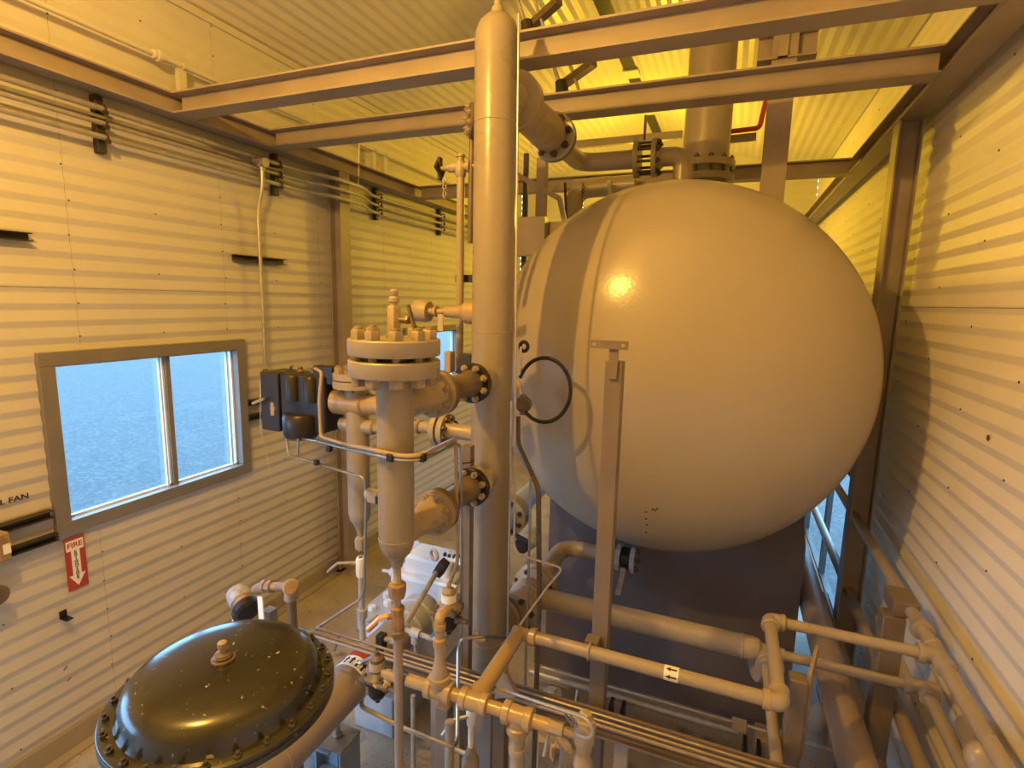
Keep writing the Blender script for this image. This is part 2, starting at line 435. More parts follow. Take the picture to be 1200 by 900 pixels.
# ------------------------------------------------------------------ steel frame
BZ, BD, BF = 3.655, .120, .128
bz = BZ+BD/2
def beam(p, q, label, up=(0, 0, 1), d=BD, bf=BF, name='steel_beam', cat='beam', extra=None):
    m = MB(); m.wbeam(p, q, d, bf, up)
    if extra: extra(m)
    return one(name, m, 'steel_paint', label, cat, smooth=20)
XW = -3.214; XRW = .866
beam((XW, YF+.02, bz), (XW, YB-.02, bz), 'long brown steel beam running along the top of the window wall')
beam((XRW, YF+.02, bz), (XRW, YB-.02, bz), 'long brown steel beam running along the top of the right wall')
beam((XW+.066, 2.444, bz), (XRW-.066, 2.444, bz), 'brown steel cross beam nearest the viewer, passing behind the tall column top')
beam((XW+.066, 3.17, bz), (XRW-.066, 3.17, bz), 'second brown steel cross beam, just in front of the tank')
beam((XW+.066, 5.17, bz), (XRW-.066, 5.17, bz), 'far cross beam lit yellow, behind the top of the tank')
def post(x, y, z0, z1, label):
    m = MB(); m.wbeam((x, y, z0+.012), (x, y, z1), BD, BF, (1, 0, 0)); m.box((x, y, z0+.006), (.2, .2, .012))
    return one('steel_post', m, 'steel_paint', label, 'post', smooth=20)
post(XW, 3.92, 0, BZ, 'brown steel wall post right of the large window')
post(XRW, 3.84, 0, BZ, 'dark brown steel post against the right wall beside the tank')

# ------------------------------------------------------------------ storage tank
TC = V((-.306, 3.057, 2.227)); TR = 1.019; TH = .513
t = T('storage_tank', 'huge cream painted horizontal tank with domed end filling the right half', 'tank', (TC.x, TC.y, 0))
m = MB(); prof = []
for i in range(0, 25):
    a = PI/2*i/24; prof.append((TH*(1-math.cos(a)), TR*math.sin(a) if i else 0))
m.lathe((TC.x, TC.y-TH, TC.z), (0, 1, 0), prof+[(TH+2.6, TR), (TH+3.0, TR*.7), (TH+3.1, 0)], 96)
m.build('tank_shell', 'tank', t)
m = MB(); m.torus((TC.x, TC.y+.02, TC.z), (0, 1, 0), TR-.001, .004, n=96); m.build('weld_seam', 'tank', t)
# saddle: panel below the dome
m = MB()
sx0, sx1, zb = -1.06, .53, .14
poly = [(sx0, zb), (sx1, zb), (sx1, 1.2)] + [(TC.x+TR*.995*math.sin(a), TC.z-TR*.995*math.cos(a)) for a in [math.radians(50-x*4.6) for x in range(0, 22)] if sx0 < TC.x+TR*.995*math.sin(a) < sx1 and TC.z-TR*.995*math.cos(a) < 1.6] + [(sx0, 1.48)]
m.prism((0, 3.44, 0), (1, 0, 0), (0, 0, 1), poly, .02)
m.build('saddle_plate', 'saddle', t, smooth=20)
m = MB(); m.bar((sx0, 3.5, zb+.4), (sx0, 5.4, zb+.4), .012, .8); m.bar((sx1, 3.5, zb+.4), (sx1, 5.4, zb+.4), .012, .8); m.bar((sx0-.06, 3.42, zb-.07), (sx1+.06, 3.42, zb-.07), .1, .14); m.bar((sx0, 5.4, zb+.4), (sx1, 5.4, zb+.4), .02, .8)
m.build('saddle_base', 'saddle', t)
m = MB()
for x, y in ((757, 600), (765, 597), (768, 598), (770, 596), (757, 608), (758, 615), (757, 624)):
    d = P(x, y, Y=TC.y-.1)-EYE; d.normalize()
    o = EYE-TC; ax = V((TR, TH, TR)); oo = V((o.x/ax.x, o.y/ax.y, o.z/ax.z)); dd = V((d.x/ax.x, d.y/ax.y, d.z/ax.z))
    a_, b_, c_ = dd.dot(dd), 2*oo.dot(dd), oo.dot(oo)-1; D_ = b_*b_-4*a_*c_
    if D_ > 0:
        p = EYE+d*((-b_-math.sqrt(D_))/(2*a_)); n = V(((p.x-TC.x)/ax.x**2, (p.y-TC.y)/ax.y**2, (p.z-TC.z)/ax.z**2)).normalized()
        m.disc(p, n, .006, .003, 8, .001)
m.build('stencil_dots', 'ink', t)

# ------------------------------------------------------------------ tall column
CX, CY, CR = -.963, 2.17, .0915
zc = lambda y: P(570, y, Y=CY).z
CT = P(582, 32, Y=CY).z
t = T('column_vessel', 'tall slender tan pressure column standing in front of the tank', 'column', (CX, CY, .0))
m = MB(); m.lathe((CX, CY, 0), (0, 0, 1), [(.80, .0), (.805, .05), (.83, .085), (.87, CR)] + [(CT-.05, CR), (CT-.02, CR*.96), (CT+.015, CR*.80), (CT+.04, CR*.5), (CT+.045, .03)], 40)
m.build('shell', 'coltan', t)
m = MB(); m.lathe((CX, CY, CT+.04), (0, 0, 1), [(0, .03), (.03, .026), (.04, .016), (.055, .016), (.06, 0)], 16); m.build('lifting_plug', 'tan', t)
for y in (147, 388, 745):
    m = MB(); m.torus((CX, CY, zc(y)), (0, 0, 1), CR, .0022, n=40, seg=6); m.build('weld_seam', 'tan', t)
m = MB(); m.bar((CX, CY, 0), (CX, CY, .82), .09, .09); m.box((CX, CY, .008), (.24, .24, .016)); m.build('pedestal', 'steel_paint', t)
zn1, zn2 = P(575, 441, Y=CY).z, P(573, 553, Y=CY).z
BX, BY = -.955, 1.405
NX = -.955
def flange(mb, c, ax, R=.083, th=.026): mb.disc(c, ax, R, th, 36)
zf = {}
for nm, zz in (('upper', zn1), ('lower', zn2)):
    m = MB(); yb = CY-.20
    m.lathe((NX, yb, zz), (0, 1, 0), [(0, .083), (.026, .083), (.027, .066), (.06, .056), (.2, .056)], 36)
    m.build('nozzle', 'tan', t)
# back nozzle low (to the tank bottom line) and top nozzle
m = MB(); m.lathe((CX, CY+.06, 1.0), (0, 1, 0), [(0, .05), (.09, .05), (.091, .1), (.12, .1)], 32); m.build('nozzle', 'tan', t)
ZT = P(645, 158, X=CX).z
m = MB(); m.lathe((CX, CY+.06, ZT), (0, 1, 0), [(0, .07), (.12, .07), (.121, .125), (.15, .125)], 32); m.build('nozzle', 'tan', t)
# gauge nozzle on the left side (toward the level gauge)
zg = P(545, 366, Y=CY).z
m = MB(); m.lathe((CX, CY, zg), (-1, 0, 0), [(.05, .052), (CR+.035, .052), (CR+.06, .034)], 24); m.build('coupling', 'tanpipe', t)

# ------------------------------------------------------------------ flanged valves between separator and column (axis along the room)
def wafer_valve(zz, label, y0, y1):
    v = T('flanged_valve', label, 'valve', (NX, (y0+y1)/2, zz-.083))
    m = MB()
    flange(m, (NX, y0+.013, zz), (0, 1, 0)); m.build('flange', 'brown', v)
    m = MB(); m.lathe((NX, y0+.026, zz), (0, 1, 0), [(0, .062), (.02, .058), (.04, .047), (y1-y0-.10, .047), (y1-y0-.07, .055), (y1-y0-.052, .055)], 32); m.build('body', 'brown', v)
    m = MB(); flange(m, (NX, y1-.013, zz), (0, 1, 0)); m.build('flange', 'black', v)
    bolts(v, (NX, y1-.026, zz), (0, -1, 0), .066, 8, .0145, .017, 'worn', stud=.06)
    return v
yc0 = CY-.20
ya = P(507, 465, X=NX).y
wafer_valve(zn1, 'upper dark flanged check valve between the separator and the tall column', ya+.030, yc0-.003)
wafer_valve(zn2, 'lower dark flanged check valve between the separator and the tall column', ya+.030, yc0-.003)

# ------------------------------------------------------------------ front separator
zB = lambda y: P(464, y, Y=BY).z
t = T('separator_vessel', 'tan bolted-top vertical separator nearest the viewer, left of the tall column', 'separator', (BX, BY, zB(660)))
zb0 = zB(640)
m = MB(); m.lathe((BX, BY, 0), (0, 0, 1), [(zB(663), .0), (zB(663), .019), (zB(656), .021), (zB(652), .03), (zB(646), .046), (zb0+.005, .055), (zb0+.03, .058), (2.38, .058)], 40); m.build('body', 'coltan', t)
m = MB(); m.torus((BX, BY, zB(629)), (0, 0, 1), .058, .0018, n=36, seg=6); m.build('weld_seam', 'tan', t)
for z in (2.388, 2.452):
    m = MB(); m.lathe((BX, BY, z-.025), (0, 0, 1), [(-.012 if z < 2.42 else 0, .075), (0, .139), (.004, .1415), (.046, .1415), (.05, .138)], 56); m.build('flange', 'tan', t)
m = MB(); m.disc((BX, BY, 2.42), (0, 0, 1), .085, .02); m.build('gasket', 'black', t)
bolts(t, (BX, BY, 2.477), (0, 0, 1), .112, 10, .0235, .028, 'paintbolt', stud=.11, studr=.013)
for k in range(10):
    a = 2*PI*(k+.5)/10; f_, u_, w_ = fr((0, 0, 1)); p = V((BX, BY, 2.348))+(u_*math.cos(a)+w_*math.sin(a))*.112
    m = MB(); m.hex(p, (0, 0, -1), .0235, .026); m.build('nut', 'paintbolt', t)
for nm, zz in (('u', zn1), ('l', zn2)):
    m = MB(); m.lathe((BX, BY, zz), (0, 1, 0), [(.0, .042), (.12, .042), (ya-BY-.03, .058), (ya-BY-.005, .068), (ya-BY-.004, .083), (ya-BY+.024, .083)], 36); m.build('nozzle', 'worn', t)
    bolts(t, (NX, ya-.004, zz), (0, -1, 0), .064, 8, .0145, .015, 'paintbolt', stud=.002)
# relief valve on its lid
zt = 2.477
v = T('vent_valve', 'small hexagonal bleed valve standing on the separator lid', 'valve', (BX, BY, zt))
m = MB(); m.lathe((BX, BY, zt), (0, 0, 1), [(0, .03), (.012, .03), (.013, .019), (.02, .019)], 6).lathe((BX, BY, zt), (0, 0, 1), [(.02, .022), (.095, .022), (.1, .018)], 6); m.build('body', 'worn', v)
m = MB(); m.lathe((BX, BY, zt+.1), (0, 0, 1), [(0, .012), (.008, .012), (.012, .016), (.024, .016), (.028, .011), (.032, .013), (.045, .013), (.05, .008)], 12); m.build('cap', 'worn', v)
d = (RT*.75+FW*-.2).normalized(); c = V((BX, BY, zt+.055))
m = MB(); m.cyl(c+d*.015, c+d*.05, .009).disc(c+d*.045, d, .014, .014, 6); m.build('stem', 'brown', v)
m = MB(); k = c+d*.056; m.bar(k+V((-.01, 0, .045)), k+V((.02, 0, -.045)), .018, .007, d); m.build('handle', 'brown', v)
# drain under it
v = T('drain_assembly', 'union and tan ball valve hanging under the front separator', 'valve', (BX, BY, zB(748)))
m = MB(); m.lathe((BX, BY, 0), (0, 0, 1), [(zB(745), .012), (zB(702), .012), (zB(700), .017)], 20).lathe((BX, BY, 0), (0, 0, 1), [(zB(681), .017), (zB(679), .013), (zB(663), .013)], 20); m.build('nipple', 'tan', v)
m = MB(); m.lathe((BX, BY, 0), (0, 0, 1), [(zB(701), .018), (zB(699), .026), (zB(692), .03), (zB(684), .03), (zB(682), .02)], 8); m.build('union', 'rust', v)
m = MB(); m.lathe((BX, BY, 0), (0, 0, 1), [(zB(747), .017), (zB(744), .024), (zB(738), .024), (zB(737), .021), (zB(717), .021), (zB(716), .024), (zB(711), .024), (zB(709), .015)], 8); m.build('valve_body', 'rust', v)
h0 = V((BX, BY, zB(721))); hd = (-RT*.9-FW*.25).normalized(); hd.z = 0
m = MB(); m.cyl(h0, h0+hd*.035, .009); m.build('stem', 'rust', v)
m = MB(); m.bar(h0+hd*.03+V((0, 0, .006)), h0+hd*.062, .02, .006); m.bar(h0+hd*.06, h0+hd*.1+V((0, 0, -.035)), .02, .009); m.build('handle', 'orange', v, bevel=.002)
one('drain_pipe', MB().cyl((BX, BY, .0), (BX, BY, zB(745)), .0155), 'steel_paint', 'straight brown drain pipe dropping to the floor below the separator ball valve', 'pipe')

# ------------------------------------------------------------------ rear level chamber with controller
AX, AY = -1.70, 2.17
zA = lambda y: P(419, y, Y=AY).z
t = T('level_chamber', 'tan vertical float chamber behind the separator, carrying the dark controller box', 'separator', (AX, AY, zA(630)))
m = MB(); m.lathe((AX, AY, 0), (0, 0, 1), [(zA(632), .012), (zA(624), .014), (zA(620), .02), (zA(612), .035), (zA(608), .05), (zA(600), .057), (2.05, .057)], 36); m.build('body', 'tan', t)
zt = zA(447)
m = MB(); m.lathe((AX, AY, zt-.03), (0, 0, 1), [(-.08, .06), (0, .06), (.002, .117), (.035, .117), (.038, .114)], 40); m.build('flange', 'tan', t)
m = MB(); m.lathe((AX, AY, zt+.012), (0, 0, 1), [(0, .114), (.003, .117), (.03, .117), (.033, .113)], 40); m.build('flange', 'tan', t)
bolts(t, (AX, AY, zt+.045), (0, 0, 1), .092, 8, .02, .025, 'paintbolt', stud=.09)
zq = P(415, 472, Y=AY).z
m = MB(); m.lathe((AX-.13, AY, zq), (1, 0, 0), [(-.04, .04), (0, .04), (.001, .067), (.18, .067), (.19, .055), (.24, .048), (.34, .048), (.345, .04), (.36, 0)], 36); m.build('torque_tube_arm', 'tanpipe', t)
m = MB(); q = P(430, 500, Y=AY).z; m.lathe((AX-.1, AY, q), (1, 0, 0), [(0, .0), (0, .033), (.06, .038), (.2, .038), (.21, .026), (.3, .026)], 24); m.build('side_tee', 'tan', t)
# side nozzle line to the column
qz = P(515, 503, Y=AY).z
vx = P(490, 505, Y=AY).x
v = T('flanged_spool', 'tan flanged spool joining the rear float chamber to the column, behind the separator', 'pipe', (vx, AY, qz-.08))
x0 = P(518, 503, Y=AY).x
m = MB(); m.lathe((AX+.2, AY, qz), (1, 0, 0), [(0, .027), (x0-AX-.27, .027), (x0-AX-.235, .055), (x0-AX-.232, .078), (x0-AX-.206, .078)], 32); m.build('flange', 'tan', v)
m = MB(); m.lathe((x0+.006, AY, qz), (1, 0, 0), [(0, .078), (.026, .078), (.028, .05), (.06, .036), (CX-CR-x0+.02, .036)], 32); m.build('flange', 'tan', v)
bolts(v, (x0+.032, AY, qz), (1, 0, 0), .06, 8, .014, .014, 'bolt', stud=.06)
m = MB(); m.torus((AX+.32, AY, qz), (1, 0, 0), .026, .01).torus((AX+.36, AY, qz), (1, 0, 0), .026, .01); m.build('union', 'rust', v)
# controller
bx0, bx1 = P(317, 470, Y=AY-.02).x, P(389, 470, Y=AY-.02).x
bt, bb = P(350, 437, Y=AY-.05).z, P(350, 508, Y=AY-.05).z
t = T('level_controller', 'dark brown cast level controller box on the float chamber arm', 'controller', ((bx0+bx1)/2, AY, bb))
xm = bx0+(bx1-bx0)*.30
m = MB(); m.box(((bx0+xm)/2, AY, (bt+bb)/2), (xm-bx0, .17, bt-bb-.01)); m.build('back_case', 'box_dark', t, bevel=.006)
m = MB(); m.box(((xm+bx1)/2, AY, (bt+bb)/2+.01), (bx1-xm, .15, bt-bb-.03)); m.build('case', 'box_dark', t, bevel=.01)
for fx, w_ in ((.30, .06), (.70, .06)):
    xx = xm+(bx1-xm)*fx
    m = MB(); m.lathe((xx, AY-.07, (bt+bb)/2+.09), (0, 0, 1), [(-.07, .0), (-.07, .036), (.05, .036), (.06, .03), (.06, 0)], 24); m.build('relay_cover', 'box_dark', t)
m = MB(); m.lathe((xm+(bx1-xm)*.45, AY-.07, bb), (0, 0, 1), [(0, .0), (0, .085), (.012, .09), (.1, .09), (.115, .08), (.115, 0)], 32); m.build('lower_cover', 'box_dark', t)
m = MB(); m.lathe((xm+(bx1-xm)*.45, AY-.07, bb-.012), (0, 0, 1), [(0, 0), (0, .075), (.012, .082)], 32); m.build('base_ring', 'brown', t)
m = MB(); m.bar((bx0-.02, AY-.12, (bt+bb)/2-.01), (bx0+.05, AY-.11, (bt+bb)/2+.02), .012, .014); m.build('latch', 'worn', t)
m = MB(); kx = xm+(bx1-xm)*.16; m.lathe((kx, AY-.16, (bt+bb)/2-.01), (0, -1, 0), [(0, .012), (.012, .016), (.014, 0)], 12); m.bar((kx, AY-.172, (bt+bb)/2+.02), (kx, AY-.172, (bt+bb)/2-.045), .02, .006, (0, 1, 0)); m.build('knob', 'worn', t)
m = MB(); m.box((bx1-.02, AY-.03, bt+.0), (.12, .06, .09)); m.build('terminal_box', 'box_dark', t, bevel=.004)
for fx in (.25, .55, .7):
    m = MB(); m.lathe((xm+(bx1-xm)*fx, AY, bt-.01), (0, 0, 1), [(0, .016), (.012, .018), (.022, .012), (.03, .014), (.036, .008)], 10); m.build('fitting', 'brown', t)
m = MB(); m.box((bx0-.035, AY+.02, bb+.05), (.06, .06, .09)); m.build('vent_block', 'box_dark', t)
# lower drain of A
v = T('chamber_drain', 'grey drain leg with white ball valve under the rear float chamber', 'valve', (AX, AY, zA(700)))
m = MB(); m.lathe((AX, AY, 0), (0, 0, 1), [(0.45, .016), (zA(673), .016), (zA(672), .011), (zA(652), .011)], 18).lathe((AX, AY, 0), (0, 0, 1), [(zA(645), .012), (zA(630), .012)], 16); m.build('pipe', 'bluegrey', v)
m = MB(); m.lathe((AX, AY, 0), (0, 0, 1), [(zA(644), .016), (zA(642), .026), (zA(632), .03), (zA(629), .024), (zA(628), .016)], 8); m.build('union', 'tan', v)
m = MB(); m.lathe((AX, AY, 0), (0, 0, 1), [(zA(674), .024), (zA(671), .027), (zA(655), .027), (zA(652), .022)], 10); m.build('valve_body', 'label_white', v)
h0 = V((AX, AY, zA(659)))
m = MB(); m.cyl(h0, h0+V((-.05, -.02, 0)), .01); m.bar(h0+V((-.04, -.02, .004)), h0+V((-.11, -.05, 0)), .02, .01); m.bar(h0+V((-.108, -.05, .002)), h0+V((-.16, -.075, -.05)), .02, .012); m.build('handle', 'tan', v, bevel=.003)
m = MB(); m.lathe((AX, AY, zA(722)), (0, 0, 1), [(0, .028), (.05, .028), (.052, .02)], 10); m.build('coupling', 'bluegrey', v)
# sight fitting between A and B
p = P(437, 580, Y=1.95)
v = T('square_plug', 'tan elbow with a square plug beside the rear float chamber', 'fitting', p)
m = MB(); m.ball(p+V((-.015, 0, 0)), .03).box(p+V((.02, -.01, 0)), (.06, .05, .055)); m.build('elbow', 'tan', v, bevel=.006)
m = MB(); m.box(p+V((.05, -.025, -.005)), (.018, .03, .035)); m.build('plug', 'black', v)

# ------------------------------------------------------------------ diaphragm actuator
DX, DY, DZ, DR = -1.163, .912, 1.55, .275
t = T('diaphragm_actuator', 'big round black diaphragm actuator with a domed bolted lid in the lower left', 'actuator', (DX, DY, 0))
m = MB(); m.lathe((DX, DY, DZ), (0, 0, 1), [(.002, DR-.002), (.006, DR), (.016, DR), (.019, DR-.003), (.019, DR*.875), (.026, DR*.86), (.05, DR*.845), (.068, DR*.82), (.082, DR*.765), (.09, DR*.69), (.096, DR*.55), (.1, DR*.33), (.101, .03), (.101, 0)], 72); m.build('upper_casing', 'dome', t, smooth=50)
m = MB(); m.lathe((DX, DY, DZ), (0, 0, -1), [(0, DR-.002), (.004, DR), (.014, DR), (.017, DR-.004), (.017, DR*.88), (.05, DR*.84), (.085, DR*.7), (.1, DR*.4), (.1, .05), (.16, .05), (.16, .09), (.18, .09)], 72); m.build('lower_casing', 'dome', t, smooth=50)
bolts(t, (DX, DY, DZ+.019), (0, 0, 1), DR*.945, 26, .0095, .008, 'bolt', stud=.03)
zk = P(262, 783, Y=DY).z
m = MB(); m.lathe((DX, DY, DZ+.10), (0, 0, 1), [(0, .03), (.006, .03), (.008, .022), (.012, .024), (.02, .02), (.024, .012)], 10); m.build('vent_base', 'brown', t)
m = MB(); m.lathe((DX, DY, DZ+.124), (0, 0, 1), [(0, .008), (.01, .008), (.012, .012), (.026, .012), (.03, .007)], 8); m.build('vent_cap', 'worn', t)
for s in (-1, 1):
    m = MB(); m.tube([(DX+s*.07, DY, DZ-.18), (DX+s*.09, DY, DZ-.3), (DX+s*.05, DY, DZ-.6)], .014, .05); m.build('yoke_leg', 'dome', t)
m = MB(); m.cyl((DX, DY, DZ-.62), (DX, DY, DZ-.15), .012); m.build('stem', 'ss', t)
m = MB(); m.lathe((DX, DY, 0), (0, 0, 1), [(.55, .06), (.6, .1), (.75, .12), (.85, .1), (.9, .08), (.93, .11), (.97, .11)], 24).cyl((DX, DY, 0), (DX, DY, .56), .05).box((DX, DY, .01), (.2, .2, .02)); m.build('valve_body', 'tan', t)

# ------------------------------------------------------------------ elevated tan header: manifold, back leg, front rail, tee rail
HZ = 1.30
MX0, MX1 = P(486, 802, Z=HZ).x, P(664, 853, Z=HZ).x
MY = 1.425
px1 = lambda x, y: P(x, y, Y=MY).x
t = T('tan_manifold', 'glossy tan threaded pipe manifold with tees crossing the bottom centre', 'pipe', (px1(560, 820), MY, HZ-.04))
m = MB(); m.cyl((px1(478, 800), MY, HZ), (px1(645, 848), MY, HZ), .0215); m.build('run_pipe', 'tanpipe', t)
def band(mb, c, ax, r, l): mb.lathe(c, ax, [(-l/2, r*.86), (-l/2+.004, r), (l/2-.004, r), (l/2, r*.86)], 24)
def tee(parent, x, name, half=.052, up=None):
    m = MB(); m.lathe((x, MY, HZ), (1, 0, 0), [(-half, .031), (-half+.003, .036), (-half+.024, .036), (-half+.027, .031), (half-.027, .031), (half-.024, .036), (half-.003, .036), (half, .031)], 28)
    if up: m.lathe((x, MY, HZ), up, [(0, .031), (half-.02, .031), (half-.017, .036), (half+.004, .036), (half+.007, .03)], 28)
    m.build(name, 'tanpipe', parent)
xt = px1(515, 812)
tee(t, xt, 'tee', .05, (0, 0, 1)); tee(t, px1(556, 822), 'tee', .05, (0, 1, 0)); tee(t, px1(607, 838), 'tee', .05, (0, 0, -1))
xd = px1(607, 838)
# dropping leg under right tee
v = one('drop_pipe', MB().lathe((xd, MY, HZ-.06), (0, 0, -1), [(0, .022), (.05, .022), (.051, .028), (.07, .028), (.071, .022), (1.24, .022)], 20), 'tan', 'tan pipe dropping from the right tee of the manifold', 'pipe')
# riser above left tee
zr = lambda y: P(514, y, Y=MY).z
t = T('manifold_riser', 'tan riser pipe with elbow and reducer standing on the manifold left tee', 'pipe', (xt, MY, HZ+.05))
m = MB(); m.lathe((xt, MY, 0), (0, 0, 1), [(HZ+.045, .03), (HZ+.055, .03), (HZ+.1, .019), (HZ+.105, .017), (zr(757), .017)], 20); m.build('reducer', 'tan', t)
m = MB(); m.lathe((xt, MY, 0), (0, 0, 1), [(zr(757), .015), (zr(756), .022), (zr(748), .022), (zr(746), .016), (zr(738), .016), (zr(736), .021), (zr(730), .021)], 16); m.build('coupling', 'tanpipe', t)
q1 = V((xt, MY, zr(733))); q2 = V((xt, MY, zr(722))); q3 = P(524, 714, Y=MY+.06)
m = MB(); m.tube([q1, q2, q3], .017, .03, 14); m.build('elbow', 'tanpipe', t)
# small cocks on manifold
def cock(label, c, d, hd, m1='worn', s=1.0, name='needle_valve'):
    c, d, hd = V(c), V(d).normalized(), V(hd).normalized()
    v = T(name, label, 'valve', c)
    m = MB(); m.lathe(c-d*.03*s, d, [(0, .009*s), (.01*s, .009*s), (.011*s, .014*s), (.05*s, .014*s), (.051*s, .009*s), (.062*s, .009*s)], 10); m.build('body', m1, v)
    m = MB(); m.cyl(c, c+hd*.03*s, .007*s).disc(c+hd*.018*s, hd, .012*s, .008*s, 6); m.build('stem', m1, v)
    sd = hd.cross(d)
    m = MB(); m.bar(c+hd*.032*s-sd*.012*s, c+hd*.036*s+sd*.05*s, .012*s, .006*s, hd); m.build('handle', m1, v)
    return v
cock('small worn valve at the left end of the tan manifold against the drain pipe', (px1(462, 793)+.0, MY-.012, HZ+.005), (1, 0, -.0), (-.3, -.6, -.6), 'tanpipe', 1.35)
# spool + back leg + front rail
yE = 1.825
bl = px1(556, 822)
xe = P(600, 742, Z=HZ).x
PR = .0245
t = T('tan_header_pipe', 'long tan header pipe with a two-arrow flow label crossing low in front of the tank', 'pipe', (0, yE, HZ-.03))
xr_ = P(912, 822, Z=HZ).x
m = MB(); m.tube([(bl, MY+.05, HZ), (bl, yE, HZ), (xe+.02, yE, HZ)], .029, .05, 16); m.build('back_leg', 'tanpipe', t)
m = MB(); m.cyl((xe, yE, HZ), (xr_, yE, HZ), PR); m.build('front_run', 'tan', t)
for q_, l_ in ((bl+.06, .03), (xr_-.035, .028)):
    m = MB(); band(m, (q_, yE, HZ), (1, 0, 0), .034, l_); m.build('elbow_band', 'tanpipe', t)
yT = P(908, 728, Z=HZ).y
m = MB(); m.tube([(xr_-.04, yE, HZ), (xr_+.005, yE, HZ), (xr_+.005, yE+.06, HZ)], .032, .035, 16); band(m, (xr_+.005, yE+.055, HZ), (0, 1, 0), .034, .022); m.build('corner_elbow', 'tan', t)
m = MB(); m.cyl((xr_+.005, yE+.04, HZ), (xr_+.005, yT, HZ), PR*.96); m.build('side_run', 'tan', t)
m = MB(); m.tube([(xr_+.005, yT-.05, HZ), (xr_+.005, yT, HZ), (xr_+.05, yT, HZ)], .032, .035, 16); band(m, (xr_+.005, yT-.045, HZ), (0, 1, 0), .035, .02); band(m, (xr_+.055, yT, HZ), (1, 0, 0), .035, .02); m.build('corner_elbow', 'tan', t)
xw = P(1100, 770, Z=HZ).x
m = MB(); m.cyl((xr_+.04, yT, HZ), (xw-.03, yT, HZ), PR*.9); m.build('rear_run', 'tan', t)
a = P(786, 794, Z=HZ).x
m = MB(); view = (EYE-V((a, yE, HZ)))
m.shell((a, yE, HZ), (1, 0, 0), PR+.0006, .05, view, -1.25, 1.25, 14); m.build('flow_label', 'label_white', t)
def arrows(parent, c, ax, r, ref, angs, L=.038, W=.55, sgn=-1, name='arrow', mm='ink'):
    """little arrows lying on the curved sticker"""
    c = V(c); ax = V(ax).normalized(); u = V(ref); u = (u-ax*u.dot(ax)).normalized(); w = ax.cross(u)
    for a0 in angs:
        m = MB()
        def pt(s, th): t_ = a0+th; return c+ax*s+(u*math.cos(t_)+w*math.sin(t_))*r
        L2 = L/2*sgn
        m.add([pt(L2, 0), pt(L2*.15, W*.5), pt(L2*.15, -W*.5)], [(0, 1, 2)])
        m.add([pt(L2*.15, W*.2), pt(L2*.15, -W*.2), pt(-L2, -W*.2), pt(-L2, W*.2)], [(0, 1, 2, 3)])
        m.build(name, mm, parent)
arrows(t, (a, yE, HZ), (1, 0, 0), PR+.0030, view, (-.48, .48))
# wall side pipe along the room with tee
t = T('wall_side_pipe', 'tan pipe running beside the right wall with an upper tee', 'pipe', (xw, 3, HZ-.03))
m = MB(); m.cyl((xw, .2, HZ), (xw, 5.2, HZ), PR*1.08); m.build('run_pipe', 'tan', t)
m = MB(); m.lathe((xw, yT-.08, HZ), (0, 1, 0), [(0, .03), (.003, .036), (.025, .036), (.028, .032), (.132, .032), (.135, .036), (.157, .036), (.16, .03)], 24); m.lathe((xw, yT, HZ), (-1, 0, 0), [(0, .032), (.045, .032), (.046, .037), (.066, .037), (.067, .03)], 24); m.build('tee', 'tan', t)
yr = P(1080, 727, X=xw).y
m = MB(); m.lathe((xw, yr-.04, HZ), (0, 1, 0), [(0, .034), (.004, .042), (.02, .042), (.028, .036), (.06, .032), (.09, .029)], 24); m.build('reducer', 'tan', t)
# lower parallel circuit
LZ = 1.0
t = T('lower_tan_rail', 'lower tan pipe rail parallel to and under the header at right', 'pipe', (.6, 2.5, LZ-.03))
yl = P(960, 778, Z=LZ).y
xl2 = P(1086, 812, Z=LZ).x; xl1 = P(897, 766, Z=LZ).x
m = MB(); m.cyl((xl1+.02, yl, LZ), (xl2-.03, yl, LZ), .0225); m.build('cross_run', 'tan', t)
m = MB(); m.lathe((xl2, yl, LZ), (-1, 0, 0), [(-.045, .0), (-.045, .034), (.05, .032), (.053, .038), (.075, .038), (.078, .03)], 24); m.lathe((xl2, yl, LZ), (0, -1, 0), [(0, .033), (.05, .033), (.053, .038), (.07, .038), (.073, .03)], 24); m.build('tee', 'tan', t)
m = MB(); m.cyl((xl2, yl-.04, LZ), (xl2, .5, LZ), .026); m.build('front_run', 'tan', t)
m = MB(); m.tube([(xl1, yl-.12, LZ), (xl1, yl, LZ), (xl1+.08, yl, LZ)], .03, .04, 16); m.build('elbow', 'tan', t)
m = MB(); m.cyl((xl1, yl-.08, LZ), (xl1, .8, LZ), .022); m.build('near_run', 'tan', t)
m = MB(); m.torus((xl1+.008, yl-.16, LZ+.03), (0, 1, 0), .055, .004, n=24); m.build('u_bolt', 'tan', t)
# big lower pipe in front of tank
LX0 = P(626, 697, Z=LZ).x
t = T('large_lower_pipe', 'thick tan pipe running low across the tank saddle', 'pipe', (-.3, yl, LZ-.06))
m = MB(); m.cyl((LX0, yl, LZ), (xl1-.05, yl, LZ), .055); m.build('run_pipe', 'tan', t)
m = MB(); m.torus((xl1-.10, yl, LZ), (1, 0, 0), .055, .004); m.lathe((xl1-.06, yl, LZ), (1, 0, 0), [(0, .055), (.03, .05), (.045, .034), (.07, .03)], 28); m.build('reducer', 'tan', t)
m = MB(); m.disc((xl1-.03, yl-.01, LZ-.07), (1, .35, 0), .075, .03, 28); bolts(t, (xl1+.0, yl-.0, LZ-.07), (1, .35, 0), .058, 8, .012, .014, 'bolt', stud=.03); m.build('flange', 'steel_paint', t)

